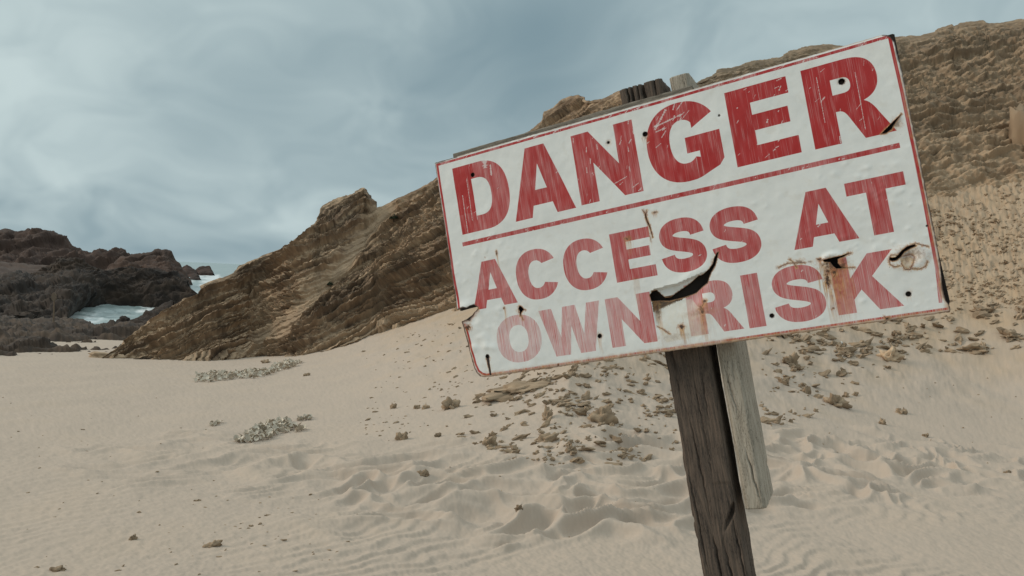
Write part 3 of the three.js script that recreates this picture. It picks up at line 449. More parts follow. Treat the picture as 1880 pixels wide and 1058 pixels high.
      ru = Math.max(ru, s * Math.max(k, clamp(e * 1.35))); dk = Math.max(dk, s * sstep(0.7, 0.1, q + nn));
    }
    for (const P of PEEL) if (u > 420 && u < 480 && pip(P, u, v)) col = mix3(col, [0.46, 0.38, 0.26], 0.8 + 0.3 * g2);
    if (u > -470 && v < 45) for (const P of RIMS) { const a = P[0], z = P[P.length - 1]; if (u < Math.min(a[0], z[0]) - 34 || u > Math.max(a[0], z[0]) + 34 || v > Math.max(a[1], z[1]) + 34 || v < Math.min(a[1], z[1]) - 34) continue; const e = pdist(P, u, v, true) + 0.5 * n2(u * 0.4, v * 0.4); dk = Math.max(dk, 0.75 * sstep(1.0, 0.3, e)); ru = Math.max(ru, 0.8 * sstep(4.5, 0.8, e + 1.5 * n2(u * 0.2, v * 0.2))); }
    // rims: rust creeping in from every edge and from every tear
    const eo = Math.min(-psdf(OUT, u, v) , 60);
    const low = v < -243 ? 1 : 0;
    if (eo < 16) { const nn = fbm2(u * 0.035, v * 0.035, 4), bot = v < -244 && u > -455, lf = u < -430 && !bot, rt = u > 470, k = bot ? sstep(11.5 + 4 * nn + (u < 120 ? 2.5 : -1.5), 1.5, eo) : lf ? sstep(3 + (v < -100 ? 7 : 0) + 4 * nn, 0.6, eo) * (v < -100 ? 1 : 0.75) : rt ? sstep(8 + 7 * nn, 2, eo) * sstep(250, 120, v) * 0.85 : sstep(2 + 2 * nn, 0.4, eo) * 0.7; if (k > ru) ru = k * (0.75 + 0.25 * nn); dk = Math.max(dk, sstep((lf ? 4.5 : 3) + 3 * nn, 0.5, eo) * (lf || rt ? 0.95 : 0.35)); }
    cuts.forEach((P, i) => { const b = cutBox[i]; if (u > b[0] && u < b[1] && v > b[2] && v < b[3]) { const e = Math.abs(psdf(P, u, v)), nn = fbm2(u * 0.12, v * 0.12, 3); ru = Math.max(ru, sstep((i === 0 ? 2.6 : 3.6) + 3 * nn, 0.5, e)); dk = Math.max(dk, sstep((i === 0 ? 1.6 : 0.9) + 1.2 * nn, 0.1, e)); } });
    for (const [bx, by, br] of bolts) { const e = Math.hypot(u - bx, v - by) - br; if (e < 6) dk = Math.max(dk, sstep(0.9, 0, e + 0.5 * n2(u * 0.3, v * 0.3)) * 0.7); }
    const rim = mix3([0.56, 0.315, 0.12], [0.30, 0.095, 0.03], clamp(0.42 + 0.9 * fbm2(u * 0.06, v * 0.06 + 80, 3) + (u < -440 && v < 0 ? 0.4 : 0)));
    col = mix3(col, rim, clamp(ru) * 0.95); col = mix3(col, [0.055, 0.028, 0.018], clamp(dk));
    if (Math.abs(u + 430 + (v + 213) * 0.02) < 3.2 * (1 - 0.3 * sstep(-220, -250, v)) && v < -213 && v > -256) col = [0.02, 0.011, 0.008];   // long black run below the lower left hole
    for (let k = 0; k < 3; k++) { const l = clamp(col[k]); d[o + k] = 255 * (l <= 0.0031308 ? l * 12.92 : 1.055 * Math.pow(l, 1 / 2.4) - 0.055); } d[o + 3] = 255;
  }
  c.putImageData(im, 0, 0);
  const t = new THREE.CanvasTexture(cv); t.colorSpace = THREE.SRGBColorSpace; t.anisotropy = 8; return t;
}
part(sign, 'sign_panel', sheetGeometry(), new THREE.MeshPhysicalMaterial({ map: sheetTextures(), roughness: 0.5, metalness: 0 }));

// backing board: dark, rotted, showing at the rim and through every hole
{
  const B = [[-491, 255], [0, 255.5], [489, 259.5], [491.5, 258], [490.5, 120], [490.5, -60], [491, -140], [492.5, -200], [493.5, -240], [492, -244], [490, -252], [300, -256], [-300, -257], [-430, -257], [-447, -256.5], [-458, -253], [-467, -246], [-472, -233], [-477, -201], [-480.5, -169], [-486, -124], [-462, -113], [-434, -103], [-446, -94], [-470, -95], [-492, -97], [-491, -60]];
  const s = new THREE.Shape(B.map(([u, v]) => new THREE.Vector2(u / 1000, v / 1000)));
  const g = new THREE.ExtrudeGeometry(s, { depth: 0.009, bevelEnabled: true, bevelSize: 0.001, bevelThickness: 0.001, bevelSegments: 1, curveSegments: 4 }); g.translate(0, 0, -0.029);
  part(sign, 'backing_board', g, new THREE.MeshStandardMaterial({ color: new THREE.Color().setRGB(0.016, 0.012, 0.009), roughness: 0.95 })).userData.label = 'black rotted backing board';
}
// weathered timber: a box of fine faces with checks, worn edges and end grain
function woodTexture(seed, a, b, dark, W = 512, H = 2048, wm = 0.1, hm = 0.9) {
  const cv = document.createElement('canvas'); cv.width = W; cv.height = H; const c = cv.getContext('2d'), im = c.createImageData(W, H), d = im.data;
  for (let y = 0; y < H; y++) for (let x = 0; x < W; x++) {
    const u = x / W * wm * 1000, v = y / H * hm * 1000, warp = 7 * n2(u * 0.012 + seed, v * 0.0035) + 2.2 * n2(u * 0.05 + seed, v * 0.011);
    const ring = Math.sin((u + warp * 1.8) * 0.75 + seed), fine = n2((u + warp) * 0.9 + seed * 3, v * 0.012), fib = n2(u * 2.6 + seed, v * 0.05), blot = fbm2(u * 0.03 + seed, v * 0.008, 4), pit = n2(u * 0.35 + 2 * seed, v * 0.09);
    let t = clamp(0.5 + 0.16 * ring + 0.26 * fine + 0.16 * fib + 0.55 * blot);
    let col = mix3(a, b, t); const k = sstep(0.55, 0.85, fine + 0.4 * fib) * 0.75 + 0.5 * sstep(0.5, 0.8, pit + 0.5 * blot); col = mix3(col, dark, clamp(k));
    const o = (y * W + x) * 4; for (let q = 0; q < 3; q++) { const l = clamp(col[q]); d[o + q] = 255 * (l <= 0.0031308 ? l * 12.92 : 1.055 * Math.pow(l, 1 / 2.4) - 0.055); } d[o + 3] = 255;
  }
  c.putImageData(im, 0, 0); const t = new THREE.CanvasTexture(cv); t.colorSpace = THREE.SRGBColorSpace; t.wrapS = t.wrapT = THREE.RepeatWrapping; t.anisotropy = 8; return t;
}
// a timber along v: ring of the section walked once round, rows along the length; both ends closed
function timber({ u0, u1, w0, w1, v0, v1, round, cut, step = 2.5, across = 1.6, vm = 900 }) {
  const W = u1 - u0, D = w1 - w0, per = 2 * (W + D), ns = Math.round(per / across), nl = Math.round((v1 - v0) / step), pos = [], uv = [], idx = [];
  const sec = (s) => { let x, y, nx, ny; s = ((s % per) + per) % per; if (s < W) { x = u0 + s; y = w1; nx = 0; ny = 1; } else if (s < W + D) { x = u1; y = w1 - (s - W); nx = 1; ny = 0; } else if (s < 2 * W + D) { x = u1 - (s - W - D); y = w0; nx = 0; ny = -1; } else { x = u0; y = w0 + (s - 2 * W - D); nx = -1; ny = 0; }
    const dx = Math.min(x - u0, u1 - x), dy = Math.min(y - w0, w1 - y), e = Math.max(dx, dy); if (e < round) { const k = round - e, q = k * k / (2 * round) * 0.9; x -= Math.sign(x - (u0 + u1) / 2) * q; y -= Math.sign(y - (w0 + w1) / 2) * q; } return [x, y, nx, ny]; };
  const ring = (v, shrink, vt) => { for (let i = 0; i <= ns; i++) { const s = i / ns * per, [x, y, nx, ny] = sec(s), c = cut(s, v, x, y, nx, ny), cx = (u0 + u1) / 2, cy = (w0 + w1) / 2; pos.push(mix(x - nx * c, cx, shrink) / 1000, (v + vt(x, y)) / 1000, mix(y - ny * c, cy, shrink) / 1000); uv.push(s / 100, v / vm); } };
  const endT = (x, y) => 3 * n2(x * 0.06, y * 0.06 + 3), zero = () => 0;
  ring(v0, 0.999, endT); ring(v0, 0.5, endT); ring(v0, 0.06, zero); for (let j = 0; j <= nl; j++) ring(mix(v0 + (j ? 0 : 0), v1, j / nl), 0, zero); ring(v1, 0.06, zero); ring(v1, 0.5, endT); ring(v1, 0.999, endT);
  const rows = nl + 7, n = ns + 1; for (let j = 0; j < rows - 1; j++) for (let i = 0; i < ns; i++) { const a = j * n + i, b = a + n; idx.push(a, a + 1, b, b, a + 1, b + 1); }
  const g = new THREE.BufferGeometry(); g.setAttribute('position', new THREE.Float32BufferAttribute(pos, 3)); g.setAttribute('uv', new THREE.Float32BufferAttribute(uv, 2)); g.setIndex(idx); g.computeVertexNormals(); return g;
}
const check = (x, v, list) => { let c = 0; for (const [x0, va, x1, vb, wd, dp] of list) { const lo = Math.min(va, vb), hi = Math.max(va, vb); if (v < lo || v > hi) continue; const t = (v - va) / (vb - va), xm = mix(x0, x1, t) + 1.6 * n2(v * 0.03, x0), k = Math.sin(Math.PI * clamp(t, 0.02, 0.98)), e = Math.abs(x - xm) / (wd * (0.35 + 0.65 * k)); if (e < 1) c = Math.max(c, dp * k * (1 - e * e)); } return c; };
{
  const mat = new THREE.MeshStandardMaterial({ map: woodTexture(3, [0.130, 0.097, 0.074], [0.060, 0.047, 0.038], [0.014, 0.010, 0.008]), roughness: 0.92 });
  const cr = [[-24, -40, -18, -420, 1.6, 5], [-8, -380, 2, -640, 1.8, 6], [14, -250, 20, -560, 1.2, 4], [34, -270, 30, -430, 1.2, 4], [22, -640, 40, -598, 3, 10], [28, -632, 57, -574, 5.5, 20], [-2, -640, 4, -760, 2.6, 9], [18, -660, 26, -800, 2, 7], [-30, -480, -22, -760, 1.6, 6], [42, -560, 50, -800, 1.8, 6], [-20, 225, -19, 350, 2.0, 10], [-9, 215, -10, 350, 3.4, 13], [2, 250, 4, 350, 1.6, 9], [16, 215, 14, 350, 4.2, 15], [40, 255, 41, 350, 1.8, 8]];
  const g = timber({ u0: -37, u1: 55, w0: -142, w1: -45, v0: -1980, v1: 314, round: 7, step: 3, across: 1.5, cut: (s, v, x, y, nx, ny) => {
    let c = 1.2 * n2(s * 0.02, v * 0.004) + 0.9 * n2(s * 0.11, v * 0.008) + 0.5 * n2(s * 0.45, v * 0.02) + 0.3 * n2(s * 0.4, v * 0.25);
    if (ny > 0) { c += check(x, v, cr); if (v < -540 && x > 14 + (v + 540) * 0.0) c += 1.5; }
    if (nx < 0 || (ny > 0 && x < -36)) c += 7 * Math.exp(-Math.pow((v + 405) / 14, 2)) + 5 * Math.exp(-Math.pow((v + 450) / 20, 2)) + 2.5 * sstep(0.3, 0.7, n2(v * 0.02, 4));
    if (nx > 0) c += check(y, v, [[-60, -200, -70, -620, 2, 6], [-95, -500, -90, -900, 2.4, 7]]);
    return c; } });
  part(sign, 'post', g, mat).userData.label = 'dark brown weathered square post';
  const pm = new THREE.MeshStandardMaterial({ map: woodTexture(9, [0.43, 0.39, 0.325], [0.28, 0.245, 0.195], [0.055, 0.045, 0.036]), roughness: 0.9 });
  const pc = [[92, -470, 104, -585, 2.0, 7], [80, -300, 92, -420, 1.1, 4], [98, -270, 94, -350, 1, 3]];
  const pg = timber({ u0: 71, u1: 113, w0: -190, w1: -46, v0: -596, v1: 309, round: 9, step: 3, across: 1.4, cut: (s, v, x, y, nx, ny) => {
    let c = 0.6 * n2(s * 0.03 + 9, v * 0.005) + 0.35 * n2(s * 0.2, v * 0.012) + 0.15 * n2(s * 0.6, v * 0.04);
    if (ny > 0) c += check(x, v, pc);
    if (nx > 0) { c += check(y, v, [[-70, -300, -72, -318, 1.8, 5], [-76, -375, -74, -392, 1.8, 5], [-80, -455, -84, -478, 2.2, 6], [-64, -210, -64, -222, 1.8, 4], [-100, -100, -96, -400, 1.4, 4]]); c += 9 * Math.exp(-Math.pow((y + 172) / 9, 2) - Math.pow((v + 536) / 6, 2)); }
    return c; } });
  part(sign, 'side_plank', pg, pm).userData.label = 'pale grey plank fixed beside the post';
  // the rail behind the top edge
  const rg = timber({ u0: -276, u1: -250, w0: -43, w1: -29.5, v0: -455, v1: 118, round: 3, step: 4, across: 2, cut: (s, v) => 0.8 * n2(s * 0.05, v * 0.01) + 0.5 * n2(s * 0.3, v * 0.03) });
  rg.rotateZ(-Math.PI / 2); rg.translate(0, 0, 0);
  part(sign, 'rail', rg, new THREE.MeshStandardMaterial({ map: woodTexture(21, [0.25, 0.22, 0.18], [0.15, 0.13, 0.105], [0.05, 0.04, 0.03], 256, 1024), roughness: 0.92 })).userData.label = 'grey wooden rail behind the top edge';
  // bolt heads deep in the bolt holes of the post line, a long rusty nail run at the lower left
  const bm = new THREE.MeshStandardMaterial({ color: new THREE.Color().setRGB(0.03, 0.019, 0.014), roughness: 0.7, metalness: 0.4 });
  const bg = new THREE.CylinderGeometry(0.0036, 0.0042, 0.012, 10); bg.rotateX(Math.PI / 2);
  for (const [u, v, r] of bolts) if (r > 4) { const b = part(sign, 'bolt', bg, bm); b.position.set(u / 1000, v / 1000, -0.013); }
}

// ------------------------------------------------------------------ stones on the sand
const stoneMat = matte({ roughness: 1 });
function stoneGeo(seed, detail, sx, sy, sz, rough = 0.5, tone = 1) {
  const g0 = new THREE.IcosahedronGeometry(1, detail); g0.deleteAttribute('uv'); g0.deleteAttribute('normal'); const g = mergeVertices(g0, 1e-4), p = g.attributes.position, col = new Float32Array(p.count * 3);
  for (let i = 0; i < p.count; i++) {
    let x = p.getX(i), y = p.getY(i), z = p.getZ(i);
    const r = 1 + rough * (0.8 * n3(x * 0.9 + seed * 5.1, y * 0.9, z * 0.9) + (detail > 1 ? 0.55 : 0.25) * n3(x * 2.4 + seed, y * 2.4 + 9, z * 2.4) + (detail > 2 ? 0.3 * n3(x * 5.5, y * 5.5, z * 5.5 + seed) : 0));
    p.setXYZ(i, x * r * sx, y * r * sy, z * r * sz);
    const k = tone * (1 + 0.28 * n3(x * 1.7 + seed, y * 1.7 + 4, z * 1.7)), q = 0.5 + 0.5 * n3(x + seed * 2, y, z);
    const c = mix3([0.25, 0.178, 0.115], [0.35, 0.258, 0.172], q); col[i * 3] = c[0] * k; col[i * 3 + 1] = c[1] * k; col[i * 3 + 2] = c[2] * k;
  }
  g.setAttribute('color', new THREE.BufferAttribute(col, 3)); g.computeVertexNormals(); if (detail < 2) { const q = g.toNonIndexed(); q.computeVertexNormals(); return q; } return g;
}
// fragments: root casts and chips, longer than they are thick
const fragGeos = []; for (let i = 0; i < 14; i++) { const r = rngOf(500 + i), el = i % 3 ? 1.3 + r() * 1.0 : 1; fragGeos.push(stoneGeo(i + 1, 1, 0.5 * el, 0.24 + 0.2 * r(), 0.30 + 0.15 * r(), 0.75, 0.8 + 0.3 * r())); }
const chipGeos = []; for (let i = 0; i < 6; i++) { const r = rngOf(900 + i); chipGeos.push(stoneGeo(40 + i, 0, 0.5 + 0.5 * r(), 0.26 + 0.15 * r(), 0.35, 0.6, 0.8 + 0.3 * r())); }
const Z = [
  { n: 400, size: [9, 30], poly: [[1245, 690], [1245, 838], [1180, 850], [1010, 862], [910, 842], [835, 800], [850, 742], [900, 716], [1000, 688]], group: 'fragments on the slope left of the post', label: 'brown sandstone fragment on the sandy slope left of the post' },
  { n: 130, size: [7, 24], poly: [[880, 690], [980, 655], [1235, 640], [1245, 692], [1000, 692], [900, 720]], group: 'fragments below the sign panel', label: 'brown sandstone fragment on the sand just below the white panel' },
  { n: 300, size: [9, 36], poly: [[1385, 625], [1480, 605], [1700, 585], [1890, 545], [1890, 640], [1720, 650], [1640, 668], [1560, 735], [1400, 795]], group: 'fragments on the slope right of the post', label: 'brown sandstone fragment on the sandy slope right of the plank' },
  { n: 950, size: [5, 17], poly: [[1690, 395], [1890, 330], [1890, 560], [1740, 580], [1715, 480]], group: 'fragments on the upper slope', label: 'brown crumb of rock on the upper slope beside the right edge of the sign' },
  { n: 150, size: [4, 13], poly: [[640, 650], [840, 580], [880, 690], [850, 740], [830, 800], [760, 830], [640, 790], [690, 700]], group: 'small stones on the slope left of the sign', label: 'small dark stone on the smooth sand slope left of the sign' },
  { n: 80, size: [5, 14], poly: [[0, 860], [260, 830], [640, 930], [640, 1058], [0, 1058]], group: 'stones on the near sand', label: 'small brown stone on the near sand at the lower left' },
  { n: 26, size: [4, 11], poly: [[640, 830], [1240, 880], [1230, 1000], [640, 960]], group: 'stones among the hollows', label: 'small brown stone among the trodden hollows left of the post' },
  { n: 26, size: [5, 12], poly: [[1430, 760], [1880, 650], [1880, 900], [1430, 880]], group: 'stones right of the plank', label: 'small brown stone on the bare sand right of the plank' },
  { n: 22, size: [4, 8], poly: [[0, 720], [420, 720], [420, 840], [0, 860]], group: 'specks on the left beach', label: 'tiny dark stone on the smooth beach at the left' },
];
const spots = [];
Z.forEach((z, k) => {
  const xs = z.poly.map((p) => p[0]), ys = z.poly.map((p) => p[1]); let made = 0, guard = 0;
  const cl = []; for (let i = 0; i < 14; i++) cl.push([mix(Math.min(...xs), Math.max(...xs), rand()), mix(Math.min(...ys), Math.max(...ys), rand())]);
  while (made < z.n && guard++ < 20000) {
    let x, y; if (rand() < 0.45) { const c = cl[Math.floor(rand() * cl.length)]; x = c[0] + (rand() + rand() - 1) * 60; y = c[1] + (rand() + rand() - 1) * 26; } else { x = mix(Math.min(...xs), Math.max(...xs), rand()); y = mix(Math.min(...ys), Math.max(...ys), rand()); }
    if (!pip(z.poly, x, y)) continue; made++;
    const s = 0.5 * mix(z.size[0], z.size[1], Math.pow(rand(), 2.4)); spots.push({ x, y, s, k });
  }
});
spots.sort((a, b) => b.s - a.s);
const restGeos = []; let seen = 0;
spots.forEach((o) => {
  const p = onSand(o.x, o.y), d = -p.z, L = o.s * d / F, single = seen < 290 && o.s > 4.2;
  const gi = single ? fragGeos[Math.floor(rand() * fragGeos.length)] : (o.s > 6 ? fragGeos : chipGeos)[Math.floor(rand() * (o.s > 6 ? 14 : 6))];
  const yaw = (o.k === 5 || o.k > 5 ? 0.3 : 0.35) + (rand() - 0.5) * 1.5, sc = L * (0.85 + 0.3 * rand());
  const m = new THREE.Matrix4().compose(new THREE.Vector3(p.x, p.y + sc * 0.08, p.z), new THREE.Quaternion().setFromEuler(new THREE.Euler((rand() - 0.5) * 1.2, yaw, 0.15 + (rand() - 0.5) * 0.9)), new THREE.Vector3(sc, sc * (0.8 + 0.4 * rand()), sc));
  if (single) {
    seen++; const me = mesh(gi, stoneMat), size = o.s > 9.5 ? 'large' : o.s > 6.5 ? 'middling' : 'small', shape = fragGeos.indexOf(gi) % 3 ? 'long' : 'stubby'; m.decompose(me.position, me.quaternion, me.scale);
    const where = o.k === 0 ? (o.x > 1160 ? 'close beside the left edge of the post' : o.x < 910 ? 'at the left end of the debris field' : o.y > 800 ? 'along the lower rim of the debris field' : o.y < 735 ? 'near the eroded sand bank below the panel' : Math.hypot(o.x - 1106, o.y - 770) < 75 ? 'around the largest round clod' : 'in the middle of the left debris field')
      : o.k === 1 ? 'on the sand just below the panel, left of the post' : o.k === 2 ? (o.x < 1440 ? 'close beside the right side of the plank' : o.y < 650 ? (o.x > 1640 ? 'below the lower right corner of the panel' : 'right under the lower edge of the panel') : o.x > 1700 ? 'low on the slope toward the right edge' : 'around the pale crusted clump right of the post')
      : o.k === 3 ? (o.y < 470 ? 'high on the slope under the brown hill' : 'on the upper slope beside the right edge of the panel') : o.k === 5 ? 'on the near sand at the lower left' : o.k === 4 ? 'on the smooth slope left of the debris field' : 'on the bare sand away from the debris fields';
    tag(me, 'rock_fragment', `${size} ${shape} brown sandstone fragment ${where}`, 'stone', `${size} ${shape} fragments ${where}`);
  }
  else { const g = gi.clone(); g.applyMatrix4(m); if (o.k === 3) { const c = g.attributes.color.array; for (let q = 0; q < c.length; q++) c[q] *= 1.15; } restGeos.push(g); }
});
{ const o = mesh(mergeGeometries(restGeos), stoneMat); o.name = 'rubble'; o.userData = { label: 'scatter of tiny sandstone chips over the slopes', category: 'rubble', kind: 'stuff' }; scene.add(o); }

// stones one can point to
function lump(x, y, wpx, hpx, label, o = {}) {
  const p = onSand(x, y), d = -p.z, w = wpx * d / F, h = hpx * d / F;
  const m = mesh(stoneGeo(o.seed ?? x * 0.13, o.detail ?? 4, w / 2, h * (o.rise ?? 0.75), w / 2 * (o.deep ?? 0.7), o.rough ?? 0.6, o.tone ?? 1), stoneMat);
  m.position.set(p.x, p.y + h * (o.lift ?? 0.02), p.z); m.rotation.set(0, o.yaw ?? 0.2, o.tilt ?? 0);
  return tag(m, o.name ?? 'stone', label, o.category ?? 'stone');
}
lump(1106, 775, 46, 34, 'largest round sandstone clod on the slope left of the post', { rough: 0.45, detail: 5 });
lump(1122, 864, 46, 11, 'long flat slab lying alone below the fragments left of the post', { deep: 0.4, rough: 0.5 });
lump(828, 750, 26, 17, 'knobbly clod at the left edge of the fragment field', { rough: 0.9 });
lump(738, 808, 20, 16, 'lone rounded stone on the smooth sand left of the fragment field', {});
lump(722, 749, 11, 10, 'small pointed stone uphill of the lone rounded stone', { rough: 0.8 });
lump(766, 751, 11, 8, 'left one of two small neighbouring stones above the smooth sand', {});
lump(781, 751, 13, 9, 'right one of two small neighbouring stones above the smooth sand', { tone: 1.2 });
lump(803, 803, 11, 9, 'small dark stone midway between the lone stone and fragment field', { tone: 0.7 });
lump(776, 881, 18, 10, 'rounded dark stone at the upper rim of the trodden hollows', { tone: 0.8 });
lump(951, 960, 13, 9, 'dark angular stone lying in a hollow below the fragment field', { tone: 0.7, rough: 0.8 });
lump(914, 918, 18, 11, 'brown lump on the wall of a trodden hollow', { rough: 0.7 });
lump(1005, 812, 40, 14, 'long thick root shaped fragment in the middle of the fragment field', { deep: 0.35, tilt: 0.35, rough: 0.6 });
lump(900, 822, 22, 16, 'chunky fragment near the lower edge of the fragment field', { rough: 0.8 });
lump(1005, 768, 16, 20, 'upright stub standing in the fragment field', { deep: 0.7, rise: 0.9, rough: 0.6 });
lump(1048, 840, 16, 14, 'low rough clod at the lower right of the fragment field', { rough: 0.8 });
lump(1634, 659, 30, 18, 'pale crusted clump of rock on the sand right of the sign post', { tone: 1.7, rough: 0.9 });
lump(1534, 744, 34, 18, 'rough brown clump low on the slope right of the plank', { rough: 0.9 });
lump(1480, 722, 14, 16, 'upright small clod beside the rough brown clump', {});
lump(1655, 759, 16, 10, 'small brown stone on bare sand, upper of two right of the plank', { rough: 0.7 });
lump(1620, 778, 13, 10, 'small brown stone on bare sand, lower of two right of the plank', {});
lump(1700, 800, 10, 7, 'small round pebble on the smooth sand far right of the plank', { category: 'pebble' });
lump(1850, 872, 12, 6, 'small dark stone in a hollow near the right edge', { tone: 0.8 });
lump(1452, 668, 26, 26, 'tall lumpy clod among the fragments right of the plank', { rise: 0.7 });
lump(1640, 755 - 170, 22, 10, 'flat clod under the lower right corner of the panel', { rough: 0.8 });
lump(1862, 622, 34, 18, 'brown clod cluster on the slope at the right edge', { rough: 1.0, detail: 5, rise: 0.5 });
lump(1790, 640, 50, 15, 'broad crumbling sand lump on the slope toward the right edge', { rough: 0.6, detail: 5, rise: 0.6, lift: -0.25, tone: 1.1 });
lump(1806, 572, 34, 11, 'rounded crusted lump right of the panel corner', { rough: 0.7, detail: 5 });
lump(196, 657, 62, 13, 'flat tan slab on the sand before the ridge nose', { deep: 0.45, tone: 1.15, rough: 0.4 });
lump(432, 657, 34, 20, 'brown block at the foot of the ridge', { rough: 0.6, tone: 0.95 });
lump(489, 667, 15, 7, 'small tan stone between ridge foot and silvery plants', { tone: 1.1 });
lump(563, 690, 10, 6, 'small brown stone beside the upper silvery plant mat', {});
lump(245, 990, 12, 9, 'angular stone among the near sand at the lower left', { rough: 0.8, tone: 0.85 });
lump(392, 1000, 28, 10, 'flat flake of rock in the near sand at bottom left', { tilt: 0.2, deep: 0.4 });
lump(105, 1046, 26, 9, 'dark flat stone at the bottom left of the near sand', { deep: 0.5, tone: 0.85 });
// an eroded bank of crusted sand under the sign, and a mound at the right edge
lump(955, 714, 132, 28, 'eroded bank of crusted sand under the lower left of the panel', { name: 'sand_bank', category: 'sand bank', deep: 0.6, tilt: 0.2, rough: 0.4, tone: 1.0, detail: 6, lift: -0.1, rise: 0.55 });
lump(1884, 300, 84, 92, 'smooth tapering mound of sandstone at the right edge of the hill', { name: 'mound', category: 'mound', deep: 0.9, rough: 0.5, tone: 1.0, detail: 6, lift: 0.1, rise: 0.8 });
{ // white scrap
  const p = onSand(1546, 630), g = new THREE.TetrahedronGeometry(0.03, 1); g.scale(0.45, 1.2, 0.3); const m = mesh(g, new THREE.MeshStandardMaterial({ color: 0xd8dcda, roughness: 0.7 })); m.position.copy(p).add(new THREE.Vector3(0, 0.03, 0)); m.rotation.z = 0.5; tag(m, 'white_scrap', 'tiny white scrap among the fragments below the panel', 'scrap');
}

// ------------------------------------------------------------------ plants
const leafMat = new THREE.MeshStandardMaterial({ vertexColors: true, roughness: 0.9, side: THREE.DoubleSide });
function leafGeo(l, w, cup, c) { // a small cupped leaf of six faces
  const pos = [0, 0, 0, -w, cup, l * 0.35, 0, 0.0, l * 0.45, w, cup, l * 0.35, -w * 0.8, cup * 1.1, l * 0.75, w * 0.8, cup * 1.1, l * 0.75, 0, cup * 0.6, l], idx = [0, 1, 2, 0, 2, 3, 1, 4, 2, 2, 5, 3, 4, 6, 2, 2, 6, 5];
  const g = new THREE.BufferGeometry(); g.setAttribute('position', new THREE.Float32BufferAttribute(pos, 3)); g.setAttribute('color', new THREE.Float32BufferAttribute(Array(7).fill(c).flat(), 3)); g.setIndex(idx); g.computeVertexNormals(); return g;
}
function plantMat(outline, count, leaf, label, seed, name = 'silver_plant', category = 'plant', cols = [[0.62, 0.55, 0.45], [0.35, 0.30, 0.23]]) {
  const r = rngOf(seed), xs = outline.map((p) => p[0]), ys = outline.map((p) => p[1]), gs = [], st = []; let n = 0, guard = 0;
  const o = new THREE.Group(), mid = onSand(xs.reduce((a, b) => a + b) / xs.length, ys.reduce((a, b) => a + b) / ys.length);
  while (n < count && guard++ < 60000) {
    const x = mix(Math.min(...xs), Math.max(...xs), r()), y = mix(Math.min(...ys), Math.max(...ys), r()); if (!pip(outline, x, y)) continue; n++;
    const p = onSand(x, y), e = Math.min(1, pdist(outline, x, y) / 8), hgt = leaf * (0.15 + 0.7 * e * (0.6 + 0.5 * n2(x * 0.05, y * 0.12))) * r();
    const q = r(), c = mix3(cols[1], cols[0], Math.pow(q, 0.7)), l = leaf * (0.6 + 0.7 * r()), g = leafGeo(l, l * 0.4, l * 0.14, c);
    g.applyMatrix4(new THREE.Matrix4().compose(new THREE.Vector3(p.x - mid.x, p.y - mid.y + hgt, p.z - mid.z), new THREE.Quaternion().setFromEuler(new THREE.Euler(-0.25 - 0.9 * r(), r() * 6.28, (r() - 0.5) * 0.8, 'YXZ')), new THREE.Vector3(1, 1, 1))); gs.push(g);
    if (n % 4 === 0) { const s = new THREE.CylinderGeometry(leaf * 0.05, leaf * 0.07, hgt + leaf * 0.3, 4); s.translate(p.x - mid.x, p.y - mid.y + hgt / 2, p.z - mid.z); st.push(s); }
  }
  const f = part(o, 'leaves', mergeGeometries(gs), leafMat); f.userData.kind = 'stuff';
  if (st.length) part(o, 'stems', mergeGeometries(st), new THREE.MeshStandardMaterial({ color: new THREE.Color().setRGB(0.10, 0.085, 0.055), roughness: 0.95 })).userData.kind = 'stuff';
  o.position.copy(mid); return tag(o, name, label, category);
}
plantMat([[428, 818], [445, 806], [455, 795], [480, 783], [505, 776], [530, 774], [545, 783], [558, 790], [552, 795], [520, 795], [495, 806], [470, 810], [450, 815]], 400, 0.058, 'nearer silvery leaved creeping plant in the middle of the sand', 61);
plantMat([[355, 703], [360, 691], [385, 685], [420, 686], [450, 683], [490, 679], [508, 678], [500, 688], [470, 696], [430, 698], [390, 702]], 460, 0.08, 'long silvery plant mat farther up near the foot of the ridge', 62);
plantMat([[492, 680], [505, 670], [530, 664], [556, 664], [545, 672], [520, 680], [502, 686]], 190, 0.08, 'silvery plant mat reaching up toward the ridge foot', 63);
plantMat([[543, 773], [555, 767], [572, 766], [570, 771], [555, 774]], 60, 0.045, 'small silvery tuft just right of the nearer plant', 64);
plantMat([[382, 781], [390, 776], [404, 775], [402, 779], [390, 782]], 44, 0.04, 'small lone tuft on the sand left of the nearer plant', 65);
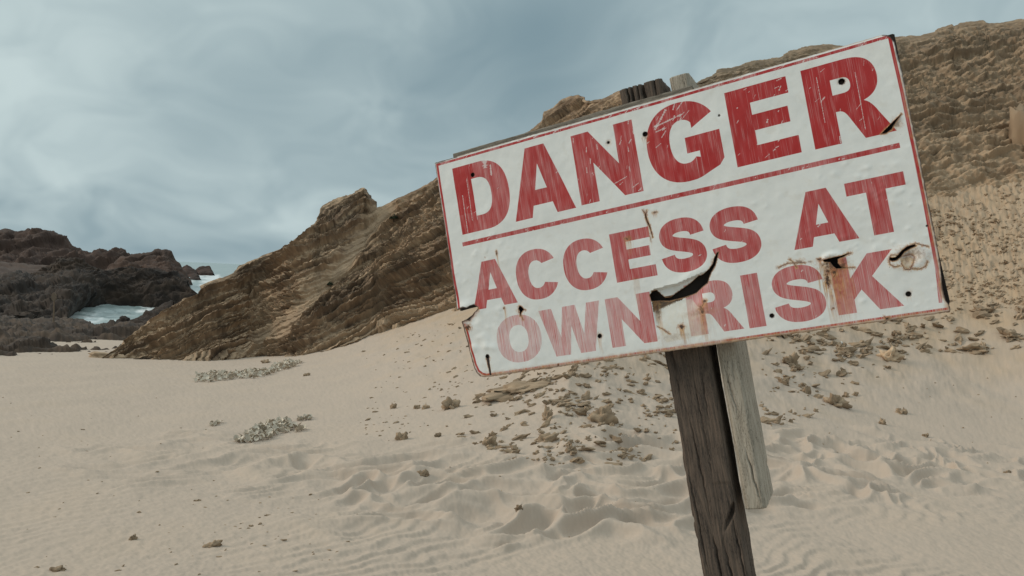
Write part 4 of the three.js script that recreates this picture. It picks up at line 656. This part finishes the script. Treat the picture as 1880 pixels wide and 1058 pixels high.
// two dark shrublets on the ridge
function bush(x, y, d, w, label, seed) {
  const o = new THREE.Group(), r = rngOf(seed), gs = []; for (let i = 0; i < 160; i++) { const a = r() * 6.28, e = Math.pow(r(), 0.5), g = leafGeo(w * 0.16, w * 0.07, w * 0.03, mix3([0.045, 0.06, 0.03], [0.022, 0.03, 0.016], r())); g.applyMatrix4(new THREE.Matrix4().compose(new THREE.Vector3(Math.cos(a) * e * w * 0.5, r() * w * 0.55 * (1.1 - e), Math.sin(a) * e * w * 0.4), new THREE.Quaternion().setFromEuler(new THREE.Euler(-r() * 1.4, r() * 6.28, 0, 'YXZ')), new THREE.Vector3(1, 1, 1))); gs.push(g); }
  part(o, 'leaves', mergeGeometries(gs), leafMat).userData.kind = 'stuff'; part(o, 'stem', new THREE.CylinderGeometry(w * 0.03, w * 0.05, w * 0.6, 5), new THREE.MeshStandardMaterial({ color: 0x2b2118, roughness: 0.95 }));
  o.position.copy(at(x, y, d)); return tag(o, 'bush', label, 'bush');
}
{
  const ridge = scene.getObjectByName('sandstone_ridge'), ray = new THREE.Raycaster(); ridge.updateMatrixWorld(true);
  for (const [x, y, w, label, s] of [[723, 400, 17, 'dark green shrublet near the saddle of the ridge', 71], [606, 521, 12, 'dark green shrublet midway up the ridge face', 72]]) { ray.set(camera.position, dirOf(x, y).normalize()); const h = ray.intersectObject(ridge)[0]; const d = h ? -h.point.z : 20; bush(x, y + 3, d - 0.05, w * d / F, label, s); }
}
// ------------------------------------------------------------------ the little signpost on the rock shelf
{
  const d = 37, k = d / F, o = new THREE.Group(); o.position.copy(at(98, 589, d));
  const wood = new THREE.MeshStandardMaterial({ color: new THREE.Color().setRGB(0.20, 0.145, 0.10), roughness: 0.95 });
  const pg = new THREE.CylinderGeometry(1.1 * k, 1.4 * k, 42 * k, 7); pg.translate(0, 18 * k, 0); part(o, 'post', pg, wood);
  const bg = new THREE.CylinderGeometry(5 * k, 5 * k, 1.2 * k, 20); bg.rotateX(Math.PI / 2); bg.scale(0.95, 1.6, 1); bg.translate(0, 44 * k, 1.3 * k); part(o, 'board', bg, new THREE.MeshStandardMaterial({ color: new THREE.Color().setRGB(0.19, 0.14, 0.10), roughness: 0.9 }));
  tag(o, 'signpost', 'small distant brown oval signpost on the dark rocks', 'signpost');
}
renderer.render(scene, camera);
